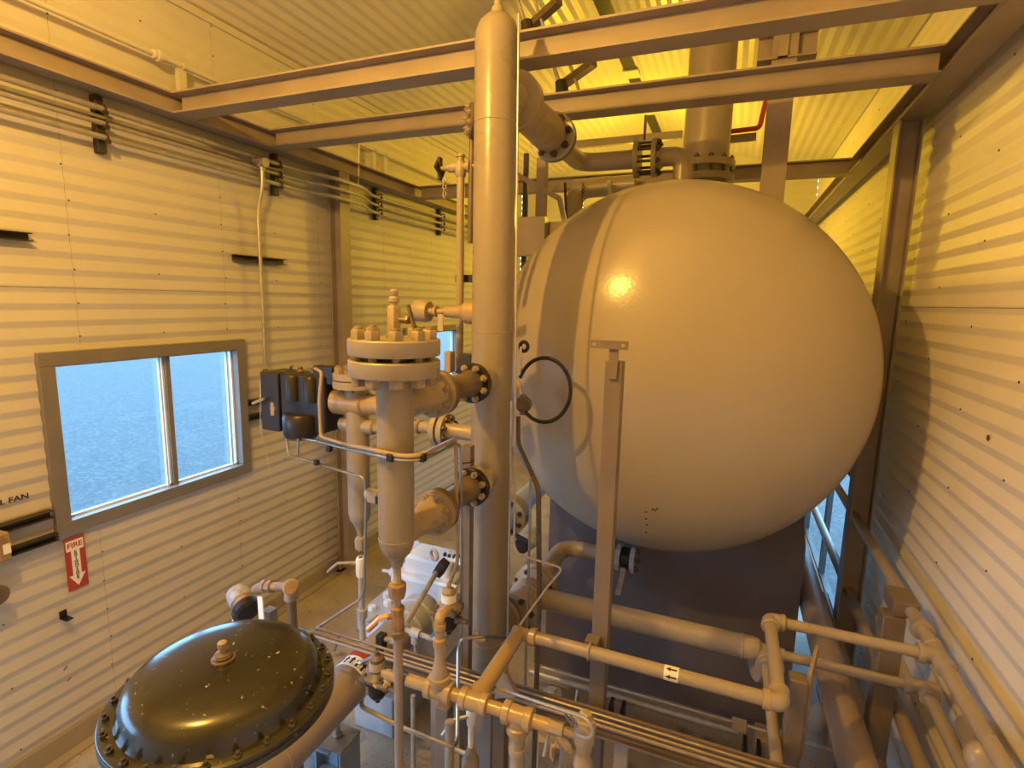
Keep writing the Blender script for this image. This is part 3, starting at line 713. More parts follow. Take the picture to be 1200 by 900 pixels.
# T post
TX, TY = P(721, 425, Y=1.93).x, 1.93
ztp = P(721, 424, Y=TY-.03).z
t = T('support_stand', 'freestanding square brown stand with a drilled T bar on top, in front of the tank', 'stand', (TX, TY, 0))
m = MB(); m.bar((TX, TY, .012), (TX, TY, ztp), .062, .062, (0, 1, 0)); m.box((TX, TY, .006), (.16, .16, .012)); m.build('post', 'stand_paint', t, bevel=.004)
zt1 = P(718, 404, Y=TY-.04).z
m = MB(); m.bar((TX-.0, TY-.037, ztp-.06), (TX, TY-.037, zt1-.01), .032, .01, (0, 1, 0)); m.build('tongue', 'stand_paint', t)
xa, xb = P(692, 405, Y=TY-.046), P(736, 408, Y=TY-.046)
m = MB(); m.bar((xa.x, TY-.047, zt1), (xb.x, TY-.047, zt1), .010, .03); m.build('cross_bar', 'stand_paint', t)
for x in (xa.x+.014, xb.x-.016):
    m = MB(); m.lathe((x, TY-.0525, zt1), (0, -1, 0), [(0, .0065), (.0015, .0065)], 14); m.build('bolt_hole', 'tank', t)
m = MB(); m.torus((TX-.02, yE, HZ), (1, 0, 0), PR+.004, .0045, n=24); m.build('u_bolt', 'tan', t)
m = MB(); m.bar((TX-.02, yE+.02, HZ), (TX-.02, TY-.03, HZ), .05, .05); m.build('bracket', 'stand_paint', t)

# ------------------------------------------------------------------ column top outlet line to the tank
yv0 = CY+.212
v = T('top_outlet_valve', 'heavy flanged valve behind the column top with a bolted end flange', 'valve', (CX, yv0+.2, ZT-.125))
yv1 = P(648, 158, X=CX+.0).y
m = MB(); m.lathe((CX, yv0, ZT), (0, 1, 0), [(0, .125), (.028, .125), (.029, .085), (.05, .085), (yv1-yv0-.1, .095), (yv1-yv0-.03, .082)], 40); m.build('body', 'worn', v)
m = MB(); m.disc((CX, yv1-.014, ZT), (0, 1, 0), .125, .03, 44); m.build('flange', 'tan', v)
m = MB(); m.disc((CX, yv1+.02, ZT), (0, 1, 0), .125, .03, 44); m.build('flange', 'brown', v)
bolts(v, (CX, yv1-.029, ZT), (0, -1, 0), .098, 8, .02, .02, 'bolt', stud=.07, ph=.2)
m = MB(); m.lathe((CX-.05, yv0+.08, ZT), (-1, 0, .0), [(0, .03), (.1, .03), (.101, .0), (.101, 0)], 16); m.build('bonnet', 'brown', v)
yy = P(700, 190, Z=ZT).y
t = T('tank_inlet_pipe', 'brown pipe from the column top valve across to the tank top', 'pipe', (-.5, yy, ZT-.06))
pf = P(748, 190, Y=yy).x
m = MB(); m.tube([(CX, yv1+.035, ZT), (CX, yy, ZT), (pf-.015, yy, ZT)], .056, .13, 20); m.build('run_pipe', 'tan', t)
m = MB(); m.lathe((pf-.02, yy, ZT), (1, 0, 0), [(0, .056), (.0, .115), (.026, .115), (.026, .056)], 36); m.build('flange', 'tan', t)
v2x = P(765, 190, Y=yy).x
m = MB(); m.lathe((v2x, yy, ZT), (1, 0, 0), [(0, .06), (0, .115), (.026, .115), (.028, .07), (.05, .056)], 36); m.build('flange', 'tan', t)
bolts(t, (v2x+.026, yy, ZT), (1, 0, 0), .09, 8, .017, .018, 'bolt', stud=.13)
xe2 = P(800, 195, Y=yy).x
zt_tank = TC.z+TR*.98
m = MB(); m.tube([(v2x+.04, yy, ZT), (xe2, yy, ZT), (xe2, yy, ZT-.25)], .056, .11, 20); m.build('elbow', 'tan', t)
m = MB(); m.bar((pf+.03, yy, ZT+.11), (pf+.03, yy, ZT+.25), .03, .012, (1, 0, 0)); m.build('lug', 'brown', t)
# low domed nozzle cover beside it
xd_ = P(752, 216, Y=yy+.45)
t = T('tank_hatch', 'low round flanged cover on the tank top left of the inlet elbow', 'hatch', (xd_.x, yy+.45, 3.1))
m = MB(); zz_ = TC.z+math.sqrt(TR*TR-(xd_.x-TC.x)**2)
m.lathe((xd_.x, yy+.45, zz_-.1), (0, 0, 1), [(0, .1), (.12, .1), (.121, .18), (.145, .18), (.15, .15), (.17, .08), (.175, 0)], 36); m.build('cover', 'brown', t)
# stack
yS = 4.15
ps = P(826, 195, Y=yS)
t = T('vent_stack', 'fat tan vertical vent pipe rising from the tank top to the roof', 'stack', (ps.x, yS, 3.1))
zf1 = P(830, 196, Y=yS).z
m = MB(); m.cyl((ps.x, yS, zf1), (ps.x, yS, 4.98), .155, seg=40); m.build('stack_pipe', 'tan', t)
m = MB(); m.disc((ps.x, yS, zf1+.005), (0, 0, 1), .2, .045, 44); m.build('flange', 'tan', t)
m = MB(); m.disc((ps.x, yS, zf1-.085), (0, 0, 1), .2, .045, 44); m.cyl((ps.x, yS, 3.0), (ps.x, yS, zf1-.1), .155, seg=40); m.build('nozzle', 'tan', t)
bolts(t, (ps.x, yS, zf1+.027), (0, 0, 1), .178, 12, .017, .022, 'bolt', stud=.13)
# tank brace column right of the stack
pb = P(911, 150, Y=3.62)
t = T('brace_column', 'short dark brown upright between tank top and roof, right of the vent stack', 'post', (pb.x, 3.62, 2.9))
zbb = TC.z+math.sqrt(TR**2-(pb.x-TC.x)**2)-.02
m = MB(); m.wbeam((pb.x, 3.62, zbb), (pb.x, 3.62, 4.52), .13, .13, (0, 1, 0)); m.build('upright', 'steel_paint', t, smooth=20)
zx = P(925, 58, Y=3.62).z
m = MB(); m.wbeam((pb.x-.14, 3.6, zx), (pb.x+.16, 3.6, zx), .14, .12); m.build('head_beam', 'steel_paint', t, smooth=20)
m = MB(); m.bar((pb.x-.01, 3.55, zx-.07), (pb.x-.01, 3.55, zx+.07), .05, .02); m.build('stiffener', 'steel_paint', t)
# red pipe behind
pr = P(895, 120, Y=4.6)
t = T('red_pipe', 'thin dark red pipe frame seen between the vent stack and the brace column', 'pipe', (pr.x, 4.6, 3.0))
m = MB(); m.tube([P(842, 240, Y=4.6)+V((0, 0, -.3)), P(848, 155, Y=4.6), P(890, 150, Y=4.6), P(899, 112, Y=4.6), P(902, 70, Y=4.6)], .018, .03); m.build('pipe_run', 'red', t)
m = MB(); a = P(850, 164, Y=4.66); b = P(886, 160, Y=4.66); m.bar(a, b, .04, .05); m.build('bracket', 'steel_paint', t)
# rear yellow-lit frame behind column (ladder like stand)
Yr = 4.3
t = T('rear_pipe_stand', 'dark upright steel stand seen between the column and the tank top', 'stand', (P(637, 215, Y=Yr).x, Yr, 2.2))
a, b = P(636, 186, Y=Yr), P(636, 300, Y=Yr)
m = MB(); m.bar((a.x, Yr, 1.087), a, .075, .075, (0, 1, 0)); m.build('upright', 'steel_paint', t)
m = MB(); a, b = P(617, 180, Y=Yr), P(613, 300, Y=Yr); m.bar((a.x, Yr, 2.2), a, .035, .035, (0, 1, 0)); m.build('upright', 'strut', t)
m = MB(); m.bar(P(606, 205, Y=Yr-.05), P(656, 233, Y=Yr-.05), .02, .04); m.bar(P(656, 233, Y=Yr-.05), P(662, 262, Y=Yr-.05), .02, .04, (1, 0, 0)); m.build('brace', 'steel_paint', t)
m = MB(); a, b = P(606, 256, Y=Yr-.1), P(640, 300, Y=Yr-.1); m.box(((a.x+b.x)/2, Yr-.12, (a.z+b.z)/2), (b.x-a.x, .08, abs(a.z-b.z))); m.build('plate', 'steel_paint', t)
m = MB(); a, b = P(642, 261, Y=Yr), P(655, 300, Y=Yr); m.box(((a.x+b.x)/2, Yr, (a.z+b.z)/2), (b.x-a.x+.05, .08, abs(a.z-b.z))); m.build('gusset', 'steel_paint', t)
Yq = 4.95
t = T('rear_header_pipe', 'curved tan pipe bend lit yellow behind the tank top left', 'pipe', (P(700, 230, Y=Yq).x, Yq, 2.6))
m = MB(); m.tube([P(672, 290, Y=Yq), P(673, 222, Y=Yq), P(715, 218, Y=Yq)], .085, .2, 20); m.tube([P(673, 222, Y=Yq)+V((0, 0, 0)), P(745, 216, Y=Yq)], .085, .1, 20); m.build('bend', 'tan', t)
m = MB(); a = P(662, 214, Y=Yq-.2); b = P(664, 262, Y=Yq-.2); m.cyl(a, b, .012); m.build('rod', 'strut', t)
m = MB(); a = P(714, 212, Y=Yq-.2); b = P(716, 240, Y=Yq-.2); m.bar(a, b, .05, .03); m.build('strap', 'tan', t)
t = one('pull_chain', (lambda mb: [mb.torus(P(683, 215+i*2.3, Y=4.8), (1, 0, 0) if i % 2 else (0, 1, 0), .011, .0035, n=12, seg=6) for i in range(13)] and mb)(MB()), 'bolt', 'dark hanging chain beside the curved pipe above the tank', 'chain')
# roof conduit behind (horizontal thin beam) and fixtures
t = one('roof_strut', MB().bar(P(662, 171, Y=5.6), P(800, 158, Y=5.6), .05, .07), 'tan', 'thin horizontal strut under the far roof behind the inlet pipe', 'strut')
Yf = 2.95
def roof_fixture(label, c, s):
    v = T('roof_hanger', label, 'hanger', c)
    m = MB(); m.bar(c+V((-.09, .1, -.02))*s, c+V((.16, -.05, .03))*s, .05*s, .04*s); m.build('channel', 'brown', v)
    m = MB(); m.cyl(c+V((-.12, 0, .1))*s, c+V((-.02, .0, -.16))*s, .012*s).cyl(c+V((-.02, .02, .1))*s, c+V((.06, .02, -.1))*s, .010*s); m.build('rod', 'galv', v)
    m = MB(); m.lathe(c+V((-.05, -.03, -.04))*s, (.2, 0, -1), [(0, .035*s), (.09*s, .045*s), (.1*s, .02*s), (.17*s, .014*s)], 10); m.build('socket', 'strut', v)
roof_fixture('cluster of rods and channel under the roof, above the front cross beam', P(628, 18, Y=3.3), 1.0)
roof_fixture('cluster of rods and channel under the roof, between the two cross beams', P(668, 88, Y=4.6), 1.35)

# ------------------------------------------------------------------ tank bottom outlet line
OX = -.90; OZ = 1.0
y1, y2 = P(602, 712, X=OX).y, P(636, 668, X=OX).y
v = T('bottom_outlet_valve', 'brown flanged valve low behind the column foot', 'valve', (OX, (y1+y2)/2, OZ-.1))
ys_ = CY+.185
m = MB(); m.disc((OX, ys_+.02, OZ), (0, 1, 0), .125, .03, 36); m.build('flange', 'tan', v)
m = MB(); m.lathe((OX, ys_+.034, OZ), (0, 1, 0), [(0, .08), (.03, .1), (.08, .1), (.085, .094), (.13, .094), (.135, .1), (.2, .1), (.24, .08), (.26, .125), (.29, .125)], 32); m.build('body', 'worn', v)
m = MB(); m.disc((OX, ys_+.345, OZ), (0, 1, 0), .125, .03, 36); m.build('flange', 'tan', v)
bolts(v, (OX, ys_+.006, OZ), (0, -1, 0), .104, 8, .016, .016, 'bolt', stud=.04)
bolts(v, (OX, ys_+.294, OZ), (0, -1, 0), .108, 8, .013, .016, 'bolt', stud=.06)
ye = P(660, 632, Z=OZ).y
t = T('tank_outlet_pipe', 'tan pipe elbowing from the tank underside back to the low flanged valve', 'pipe', (-.7, ye, OZ-.06))
pv = P(724, 645, Y=ye-.1).x
m = MB(); m.tube([(OX, ys_+.36, OZ), (OX, ye-.1, OZ), (pv, ye-.1, OZ)], .052, .13, 20); m.build('run_pipe', 'tan', t)
m = MB(); m.torus((P(675, 637, Y=ye-.1).x, ye-.1, OZ), (1, 0, 0), .052, .005); m.build('weld_ring', 'tan', t)
v = T('drain_valve', 'small grey and black butterfly valve under the tank belly', 'valve', (pv+.05, ye-.1, OZ-.08))
m = MB(); m.disc((pv+.01, ye-.1, OZ), (1, 0, 0), .085, .03, 28); m.disc((pv+.10, ye-.1, OZ), (1, 0, 0), .085, .03, 28); m.build('flange', 'dusty', v)
m = MB(); m.disc((pv+.055, ye-.1, OZ), (1, 0, 0), .07, .05, 24); m.build('wafer', 'black', v)
m = MB(); m.bar((pv+.055, ye-.19, OZ-.02), (pv+.03, ye-.2, OZ-.2), .012, .03); m.build('handle', 'dusty', v)
bolts(v, (pv+.115, ye-.1, OZ), (1, 0, 0), .062, 6, .013, .014, 'bolt', stud=.1)
# second tank pipe further left
t = T('rear_left_pipe', 'pale pipe with flange running back beside the tank, seen right of the column', 'pipe', (-1.43, 3.9, .9))
m = MB(); m.cyl((-1.43, 3.3, 1.0), (-1.43, 6.2, 1.0), .085, seg=28); m.build('run_pipe', 'bluegrey', t)
m = MB(); m.disc((-1.43, 3.62, 1.0), (0, 1, 0), .15, .04, 36); m.disc((-1.43, 3.55, 1.0), (0, 1, 0), .15, .04, 36); m.build('flange', 'tan', t)
bolts(t, (-1.43, 3.53, 1.0), (0, -1, 0), .118, 8, .018, .02, 'bolt', stud=.05)
c = P(618, 634, Y=2.75)
v = T('small_actuated_valve', 'small pale round valve with dark speckled face right of the column', 'valve', c)
m = MB(); m.lathe(c+V((0, .02, 0)), (.3, 1, .1), [(-.07, .03), (-.03, .055), (.05, .06), (.08, .03)], 20); m.build('body', 'dusty', v)
m = MB(); m.disc(c+V((-.015, -.045, -.01)), (.3, 1, .1), .045, .03, 16); m.bar(c+V((-.05, -.06, .05)), c+V((.03, -.07, .03)), .02, .02); m.build('cover', 'black', v)

# ------------------------------------------------------------------ gauge riser left of the column
yG = CY+.12
g = lambda x, y: P(x, y, Y=yG)
t = T('gauge_riser', 'thin vertical pipe with a tee handled valve at its top, left of the tall column', 'pipe', g(537, 640))
a = g(540, 205)
m = MB(); m.cyl((a.x, yG, g(537, 470).z), a, .0185); m.build('riser_pipe', 'tan', t)
m = MB(); m.lathe(a, (0, 0, 1), [(-.01, .02), (.0, .026), (.03, .026), (.055, .022), (.06, .015), (.075, .015), (.078, .02), (.09, .018)], 14); m.build('tee', 'worn', t)
b = g(538, 196)
m = MB(); m.lathe(b, (-1, 0, 0), [(-.09, .012), (-.06, .012), (-.058, .026), (-.04, .026), (-.035, .016), (-.02, .022), (.04, .022), (.045, .018), (.055, .02), (.06, .012), (.1, .009)], 14); m.build('valve_body', 'worn', t)
wd = b+V((-.1, 0, 0))
m = MB(); m.torus(wd, (1, 0, .25), .042, .008, n=4, seg=8); m.bar(wd+V((0, -.04, 0)), wd+V((0, .04, 0)), .01, .01); m.bar(wd+V((0, 0, -.05)), wd+V((0, 0, .05)), .03, .012, (1, 0, 0)); m.build('handle', 'strut', t)
m = MB(); [m.torus(wd+V((.025, 0, -.05-i*.016)), (1, 0, 0) if i % 2 else (0, 1, 0), .009, .003, n=10, seg=6) for i in range(6)]; m.build('tag_chain', 'galv', t)
a2 = g(552, 265)
m = MB(); m.cyl(g(554, 130), g(551, 285), .014); m.build('side_tube', 'brown', t)
m = MB(); q = g(545, 326); m.bar(q+V((-.07, .05, 0)), q+V((.07, .05, 0)), .03, .035); m.build('clamp', 'strut', t)
# blind flange peeking left of the column top
c = P(549, 142, Y=CY+.1)
v = T('blind_flange', 'small dark bolted flange peeking out left of the column top', 'flange', c)
m = MB(); m.disc(c+V((.02, 0, 0)), (-.8, -.55, 0), .072, .03, 28); m.build('disc', 'brown', v)
bolts(v, c+V((.006, -.008, 0)), (-.8, -.55, 0), .053, 8, .012, .012, 'worn', stud=.03)
m = MB(); m.cyl(c+V((.02, 0, 0)), (CX, CY, c.z), .03); m.build('neck', 'brown', v)
# pressure switch on the gauge nozzle
zz = zg
e = V((CX-CR-.05, CY, zz))
t = T('pressure_switch', 'round tan pressure switch screwed to the side of the column', 'gauge', e)
xg = P(500, 366, Y=CY).x
m = MB(); m.lathe((xg-.02, CY, zz+.0), (1, 0, -.05), [(-.04, 0), (-.04, .046), (-.03, .05), (.025, .05), (.035, .045), (.036, .02), (.06, .016)], 28); m.build('case', 'worn', t)
m = MB(); m.lathe((xg+.03, CY, zz), (1, 0, 0), [(0, .016), (.02, .026), (.025, .026), (.026, .013), (.07, .013), (.071, .026), (e.x-xg-.035, .03), (e.x-xg, .034)], 16); m.build('nipple', 'tanpipe', t)
m = MB(); q = P(516, 378, Y=CY-.03); m.box(q, (.028, .003, .075)); m.build('paper_tag', 'wood_block', t)
# level gauge block behind the upper check valve
q = P(545, 424, Y=CY+.05)
t = T('gauge_block', 'boxy tan and dark valve block behind the upper check valve', 'valve', q+V((0, 0, -.05)))
m = MB(); a = P(527, 424, Y=CY+.05); m.box(a, (.035, .05, .1)); m.build('block', 'tanpipe', t, bevel=.005)
m = MB(); a = P(548, 424, Y=CY+.05); m.box(a, (.06, .05, .075)); m.build('body', 'strut', t, bevel=.004)

# ------------------------------------------------------------------ gauge hose and right-hand risers at column
yH = 2.42
h = lambda x, y, Y=yH: P(x, y, Y=Y)
HS = 1.35
t = T('hose_loop', 'black rubber hose bent in a round loop right of the column', 'hose', h(606, 490))
ctr = h(638, 456); 
pts = []
a0 = h(608, 442); 
for k in range(19):
    th = math.radians(158-k*17.5); pts.append(h(638+31*math.cos(th), 457-38*math.sin(th), yH+.0))
m = MB(); m.tube(pts, .0095, .03, 10); m.build('hose', 'rubber', t)
c = h(613, 474)
m = MB(); m.lathe(c, (.2, -.9, .1), [(-.035, .022), (-.03, .04), (-.01, .042), (-.005, .034), (.02, .034), (.025, .022), (.045, .022)], 14).cyl(c+V((.0, 0, -.05)), c+V((0, 0, .05)), .016); m.build('regulator', 'brown', t)
m = MB(); m.cyl(c, h(607, 446), .008).lathe(h(607, 452), (0, 0, 1), [(-.02, .008), (-.01, .013), (.01, .013), (.02, .008)], 8); m.build('fitting', 'brass', t)
m = MB(); q = h(614, 406); m.torus(q, (.2, 1, 0), .022, .009, n=20); m.build('valve_wheel', 'strut', t)
m = MB(); a, b = h(611, 406), h(610, 440); m.bar(a, b, .016, .01); m.build('tag', 'label_white', t)
t = one('riser_tube', MB().tube([h(608, 16, 2.13), h(605, 300, 2.10), h(602.5, 640, 2.07), h(608, 650, 2.06), h(660, 666, 2.1), h(640, 690, 2.0), h(566, 792, 1.72), h(572, 803, 1.55), P(688, 842, Y=1.33), P(696, 858, Y=1.33), P(690, 866, Y=1.33), P(676, 862, Y=1.37)], .0048, .03), 'galv', 'thin bright tube running down the column side and looping over the manifold', 'tube')
t = one('bent_riser', MB().tube([h(607, 488), h(607, 520), h(631, 572, 2.2), h(632, 700, 2.2), V((h(632, 700, 2.2).x, 2.2, 0))], .0125, .04), 'brown', 'brown tube below the hose loop bending right then straight down', 'tube')
t = one('thin_riser', MB().tube([h(622, 560, 2.1), h(621, 610, 2.1), V((h(621, 610, 2.1).x, 2.1, 0))], .006, .04), 'ss', 'thin straight tube just right of the column foot', 'tube')
t = one('column_side_rod', MB().cyl(h(599.5, 470, 2.07), h(594, 800, 2.07), .005), 'galv', 'slim straight rod hugging the right side of the column foot', 'rod')

# ------------------------------------------------------------------ instrument tubing around the separators
yi = 1.95
i_ = lambda x, y, Y=yi: P(x, y, Y=Y)
one('instrument_tube', MB().tube([i_(369, 432, 2.05), i_(377, 436, 2.0), i_(374, 470, 1.97), i_(376, 512), i_(402, 520, 1.72), i_(440, 528, 1.335), i_(466, 534, 1.325), i_(484, 535, 1.325), i_(500, 531, 1.38), i_(534, 514, 1.75), i_(536, 660, 1.75), i_(530, 676, 1.75), i_(524, 690, 1.75)], .0075, .03), 'tanpipe', 'upper tan tube looping from the controller box across the separators', 'tube')
one('instrument_tube', MB().tube([i_(352, 514, 2.05), i_(372, 517, 2.0), i_(402, 525, 1.74), i_(440, 533, 1.335), i_(466, 539, 1.325), i_(484, 540, 1.325), i_(500, 536, 1.38), i_(534, 520, 1.76), i_(539, 522, 1.78), i_(541, 640, 1.78), i_(540, 780, 1.78)], .0065, .03), 'ss', 'second steel tube running just below the upper controller tube', 'tube')
one('instrument_tube', MB().tube([i_(336, 511, 2.05), i_(338, 534, 2.02), i_(365, 541, 2.0), i_(403, 553, 1.95), i_(427, 559, 1.95), i_(429, 580, 1.95), i_(427, 690, 1.95), i_(423, 702, 1.95), i_(373, 735, 1.85), i_(345, 757, 1.8)], .0065, .03), 'ss', 'lower steel tube dropping from the controller box down past the drain leg', 'tube')
one('instrument_tube', MB().cyl(i_(349.5, 514, 2.03), i_(349, 538, 2.03), .006), 'ss', 'short stub tube under the controller box', 'tube')
for lab, (x, y, Y) in {'small black clamp on the lower controller tube': (371, 542, 1.97), 'small black clamp on the upper tubes beside the rear chamber': (386, 526, 1.87), 'small black clamp on the upper tubes in front of the separator': (458, 536, 1.325), 'small black clamp on the upper tubes right of the separator': (495, 536, 1.36)}.items():
    one('tube_clamp', MB().box(i_(x, y, Y), (.022, .022, .026)), 'black', lab, 'clamp', bevel=.003)
# posts beside the column: tubing support
pa, pb_ = P(549, 522, Y=1.98), P(546, 790, Y=1.98)
t = T('tubing_post', 'dark slim square post carrying tubes just left of the column', 'post', (pb_.x, 1.98, 0))
m = MB(); m.bar((pb_.x, 1.98, 0), (pb_.x, 1.98, pa.z), .04, .04, (0, 1, 0)); m.build('post', 'stand_paint', t)
m = MB(); m.torus((pb_.x-.01, 1.955, P(548, 538, Y=1.98).z), (0, 0, 1), .04, .003, n=24); m.build('tie', 'black', t)
# bolted angle seen left of the column middle
# ------------------------------------------------------------------ tubing tray (four runs along X)
yt = 1.80; zt_ = 1.052
xa, xb = P(352, 733, Z=zt_).x, .62
t = T('tubing_tray', 'long brown angle rail carrying parallel tubes across the room', 'rail', (-.5, yt, zt_-.03))
m = MB(); m.bar((xa+.55, yt+.045, zt_-.03), (xb, yt+.045, zt_-.03), .012, .07); m.bar((xa+.55, yt+.02, zt_-.065), (xb, yt+.02, zt_-.065), .06, .008); m.build('angle', 'stand_paint', t)
for k, x in enumerate((-1.05, -.25, .4)):
    m = MB(); m.bar((x, yt+.05, 0), (x, yt+.05, zt_-.07), .05, .05); m.build('leg', 'steel_paint', t)
for k, lab in enumerate(('nearest bright tube of the tray crossing the lower centre', 'middle bright tube of the tray crossing the lower centre', 'farthest bright tube of the tray crossing the lower centre')):
    yy_ = yt-.028+.026*k
    mb = MB()
    st = [(xa+.0, yy_, zt_-.005)]
    if k == 0: st = [P(350, 760, Y=1.66), P(354, 738, Y=1.70), (xa+.06, yy_, zt_)]
    if k == 2: st = [P(392, 762, Y=1.75), P(398, 742, Y=1.86), P(370, 737, Y=1.84), (xa+.08, yy_, zt_)]
    mb.tube(st+[(xb, yy_, zt_)], .0068, .03)
    one('tray_tube', mb, 'tube_dull', lab, 'tube', 'bright tubes in the tubing tray')
one('reach_rod', MB().cyl(P(438, 668, Y=2.0)+V((.3, 0, -.0)), P(438, 668, Y=2.0)+V((.3, 0, -.0))+V((0, .01, -.01)), .01), 'ss', 'tmp', 'tmp') if False else None
one('reach_rod', MB().cyl(P(513, 668, Y=2.15), P(476, 731, Y=1.75), .012), 'galv', 'slanted bright round rod leaning between the pump and the separator drain', 'rod')
c = P(513, 660, Y=2.15)
v = T('limit_switch', 'small black lever switch above the slanted rod', 'switch', c)
m = MB(); m.box(c+V((.02, 0, -.02)), (.045, .05, .08), Matrix.Rotation(.5, 3, 'Y')); m.build('body', 'black', v, bevel=.004)
m = MB(); m.torus(c+V((-.02, 0, .04)), (.4, 1, 0), .025, .008, n=20); m.build('ring', 'dusty', v)

# ------------------------------------------------------------------ regulators
def regulator(label, c, s, bm='worn', nb='label_white'):
    v = T('gas_regulator', label, 'regulator', c+V((0, 0, -.1*s)))
    m = MB(); m.lathe(c, (0, 0, 1), [(-.03*s, .06*s), (-.01*s, .065*s), (0, .05*s), (.01*s, .036*s), (.075*s, .034*s), (.08*s, .028*s), (.088*s, .012*s), (.105*s, .012*s), (.107*s, 0)], 20); m.build('bonnet', bm, v)
    m = MB(); m.lathe(c, (0, 0, 1), [(.02*s, .0385*s), (.058*s, .0375*s)], 20); m.build('name_band', nb, v)
    m = MB(); m.lathe(c, (0, 0, -1), [(.03*s, .062*s), (.04*s, .062*s), (.045*s, .045*s), (.11*s, .042*s), (.13*s, .03*s), (.14*s, .012*s), (.155*s, .012*s), (.155*s, 0)], 20); m.build('bowl', 'black', v)
    m = MB()
    for k in range(4):
        a = PI/4+PI/2*k; m.hex(c+V((math.cos(a)*.058*s, math.sin(a)*.058*s, .0)), (0, 0, 1), .009*s, .016*s)
    m.box(c+V((0, 0, -.02*s)), (.115*s, .1*s, .028*s)); m.build('flange', 'brown', v)
    m = MB(); m.cyl(c+V((-.06*s, 0, -.07*s)), c+V((-.1*s, 0, -.07*s)), .012*s).cyl(c+V((.06*s, 0, -.07*s)), c+V((.1*s, 0, -.07*s)), .012*s).cyl(c+V((-.06*s, -.0, -.07*s)), c+V((.06*s, 0, -.07*s)), .02*s); m.build('ports', 'brown', v)
    return v
regulator('dark cup shaped gas regulator next to the white banded pipe', P(442, 787, Y=1.60), .85, 'brown', 'wood_block')
regulator('tan topped gas regulator with paper band left of the column', P(526, 708, Y=1.72), .80)

# ------------------------------------------------------------------ big suction pipe with marker bands
SX, SZ, SR = -1.60, .715, .103
ps_ = lambda x, y: P(x, y, Z=SZ).y
t = T('suction_pipe', 'large grey pipe with a white arrow band and red band beside the black actuator', 'pipe', (SX, 1.7, SZ-SR))
yA0 = P(417, 772, Z=SZ+.09).y-.03
m = MB(); m.cyl((SX, .2, SZ), (SX, 2.40, SZ), SR, seg=32); m.build('run_pipe', 'steel_paint', t)
m = MB(); m.lathe((SX, yA0-.035, SZ), (0, 1, 0), [(0, SR+.0015), (.07, SR+.0015)], 32); m.build('white_band', 'label_white', t)
m = MB(); m.lathe((SX, yA0+.036, SZ), (0, 1, 0), [(0, SR+.002), (.06, SR+.002)], 32); m.build('red_band', 'red', t)
arrows(t, (SX, yA0, SZ), (0, 1, 0), SR+.0025, (0, 0, 1), [k*.33 for k in range(-4, 5)], L=.05, W=.26, sgn=1)
m = MB(); m.torus((SX, 1.45, SZ), (0, 1, 0), SR, .004); m.torus((SX, .9, SZ), (0, 1, 0), SR, .004); m.build('weld_ring', 'steel_paint', t)
one('bare_tube', MB().tube([P(388, 801, Z=.80), P(420, 778, Z=.80), P(446, 766, Z=.9)], .011, .04), 'ss', 'short tube lying along the top of the large grey pipe', 'tube')
# pipe stand
c = P(395, 862, Z=.42)
t = T('pipe_stanchion', 'blue grey I section stub with rusty cap plate under the cross tube', 'stand', (c.x, c.y, 0))
m = MB(); m.wbeam((c.x, c.y, 0.012), (c.x, c.y, .40), .16, .15, (1, 0, 0)); m.wbeam((c.x-.30, c.y-.02, .33), (c.x+.02, c.y-.02, .33), .14, .14); m.box((c.x, c.y, .006), (.2, .2, .012)); m.build('post', 'steelblue', t, smooth=20)
m = MB(); m.box((c.x, c.y, .411), (.17, .15, .014)); m.build('cap_plate', 'rust', t)
zz = P(392, 835, X=c.x).z
m = MB(); m.cyl((c.x, c.y, .41), (c.x, c.y, .60), .016).disc((c.x, c.y, .43), (0, 0, 1), .026, .014, 6); m.build('rod', 'worn', t)
p0 = V((c.x, c.y, .60))
one('cross_tube', MB().tube([V((SX-.02, c.y-.10, .585)), V((c.x+.0, c.y+.0, .605)), P(425, 812, Z=.62), P(423, 828, Z=.62), P(470, 852, Z=.62), P(560, 889, Z=.62)], .011, .03), 'galv', 'thin tube kinking past the large grey pipe toward the lower centre', 'tube')

# ------------------------------------------------------------------ pump and motor
px, py = -1.84, 2.98
t = T('plunger_pump', 'white painted plunger pump block on the floor behind the separator', 'pump', (px, py, 0))
m = MB(); m.box((px, py, .13), (.62, .44, .26)); m.build('base', 'bluegrey', t, bevel=.02)
m = MB(); m.box((px, py-.03, .38), (.62, .36, .2)); m.build('crankcase', 'white_paint', t, bevel=.02)
m = MB(); m.box((px, py-.03, .475), (.66, .40, .045)); m.build('crankcase_flange', 'bluegrey', t, bevel=.006)
m = MB(); m.box((px+.02, py+.06, .60), (.46, .24, .24)); m.box((px+.02, py+.08, .62), (.52, .12, .06)); m.build('fluid_end', 'white_paint', t, bevel=.03)
m = MB(); m.box((px+.04, py+.12, .76), (.36, .22, .16)); m.build('valve_cover', 'white_paint', t, bevel=.03)
m = MB(); m.bar((px+.16, py+.10, .86), (px+.32, py+.06, .84), .05, .05); m.build('discharge_block', 'white_paint', t, bevel=.01)
for k in range(5):
    m = MB(); m.box((px+.16+k*.036, py+.07, .868), (.018, .03, .02)); m.build('slot', 'ink', t)
for k in range(4):
    x = px-.26+k*.17
    m = MB(); m.hex((x, py-.19, .512), (0, 0, 1), .03, .03); m.build('bolt', 'white_paint', t)
m = MB(); m.hex((px-.2, py-.1, .515), (0, 0, 1), .03, .035).hex((px-.26, py-.02, .515), (0, 0, 1), .03, .035); m.build('bolt', 'white_paint', t)
m = MB(); m.lathe((px-.22, py+.08, .64), (-1, -.2, .05), [(0, .02), (.05, .02), (.051, .03), (.07, .03), (.071, .012), (.13, .012)], 10); m.build('drain_cock', 'label_white', t)
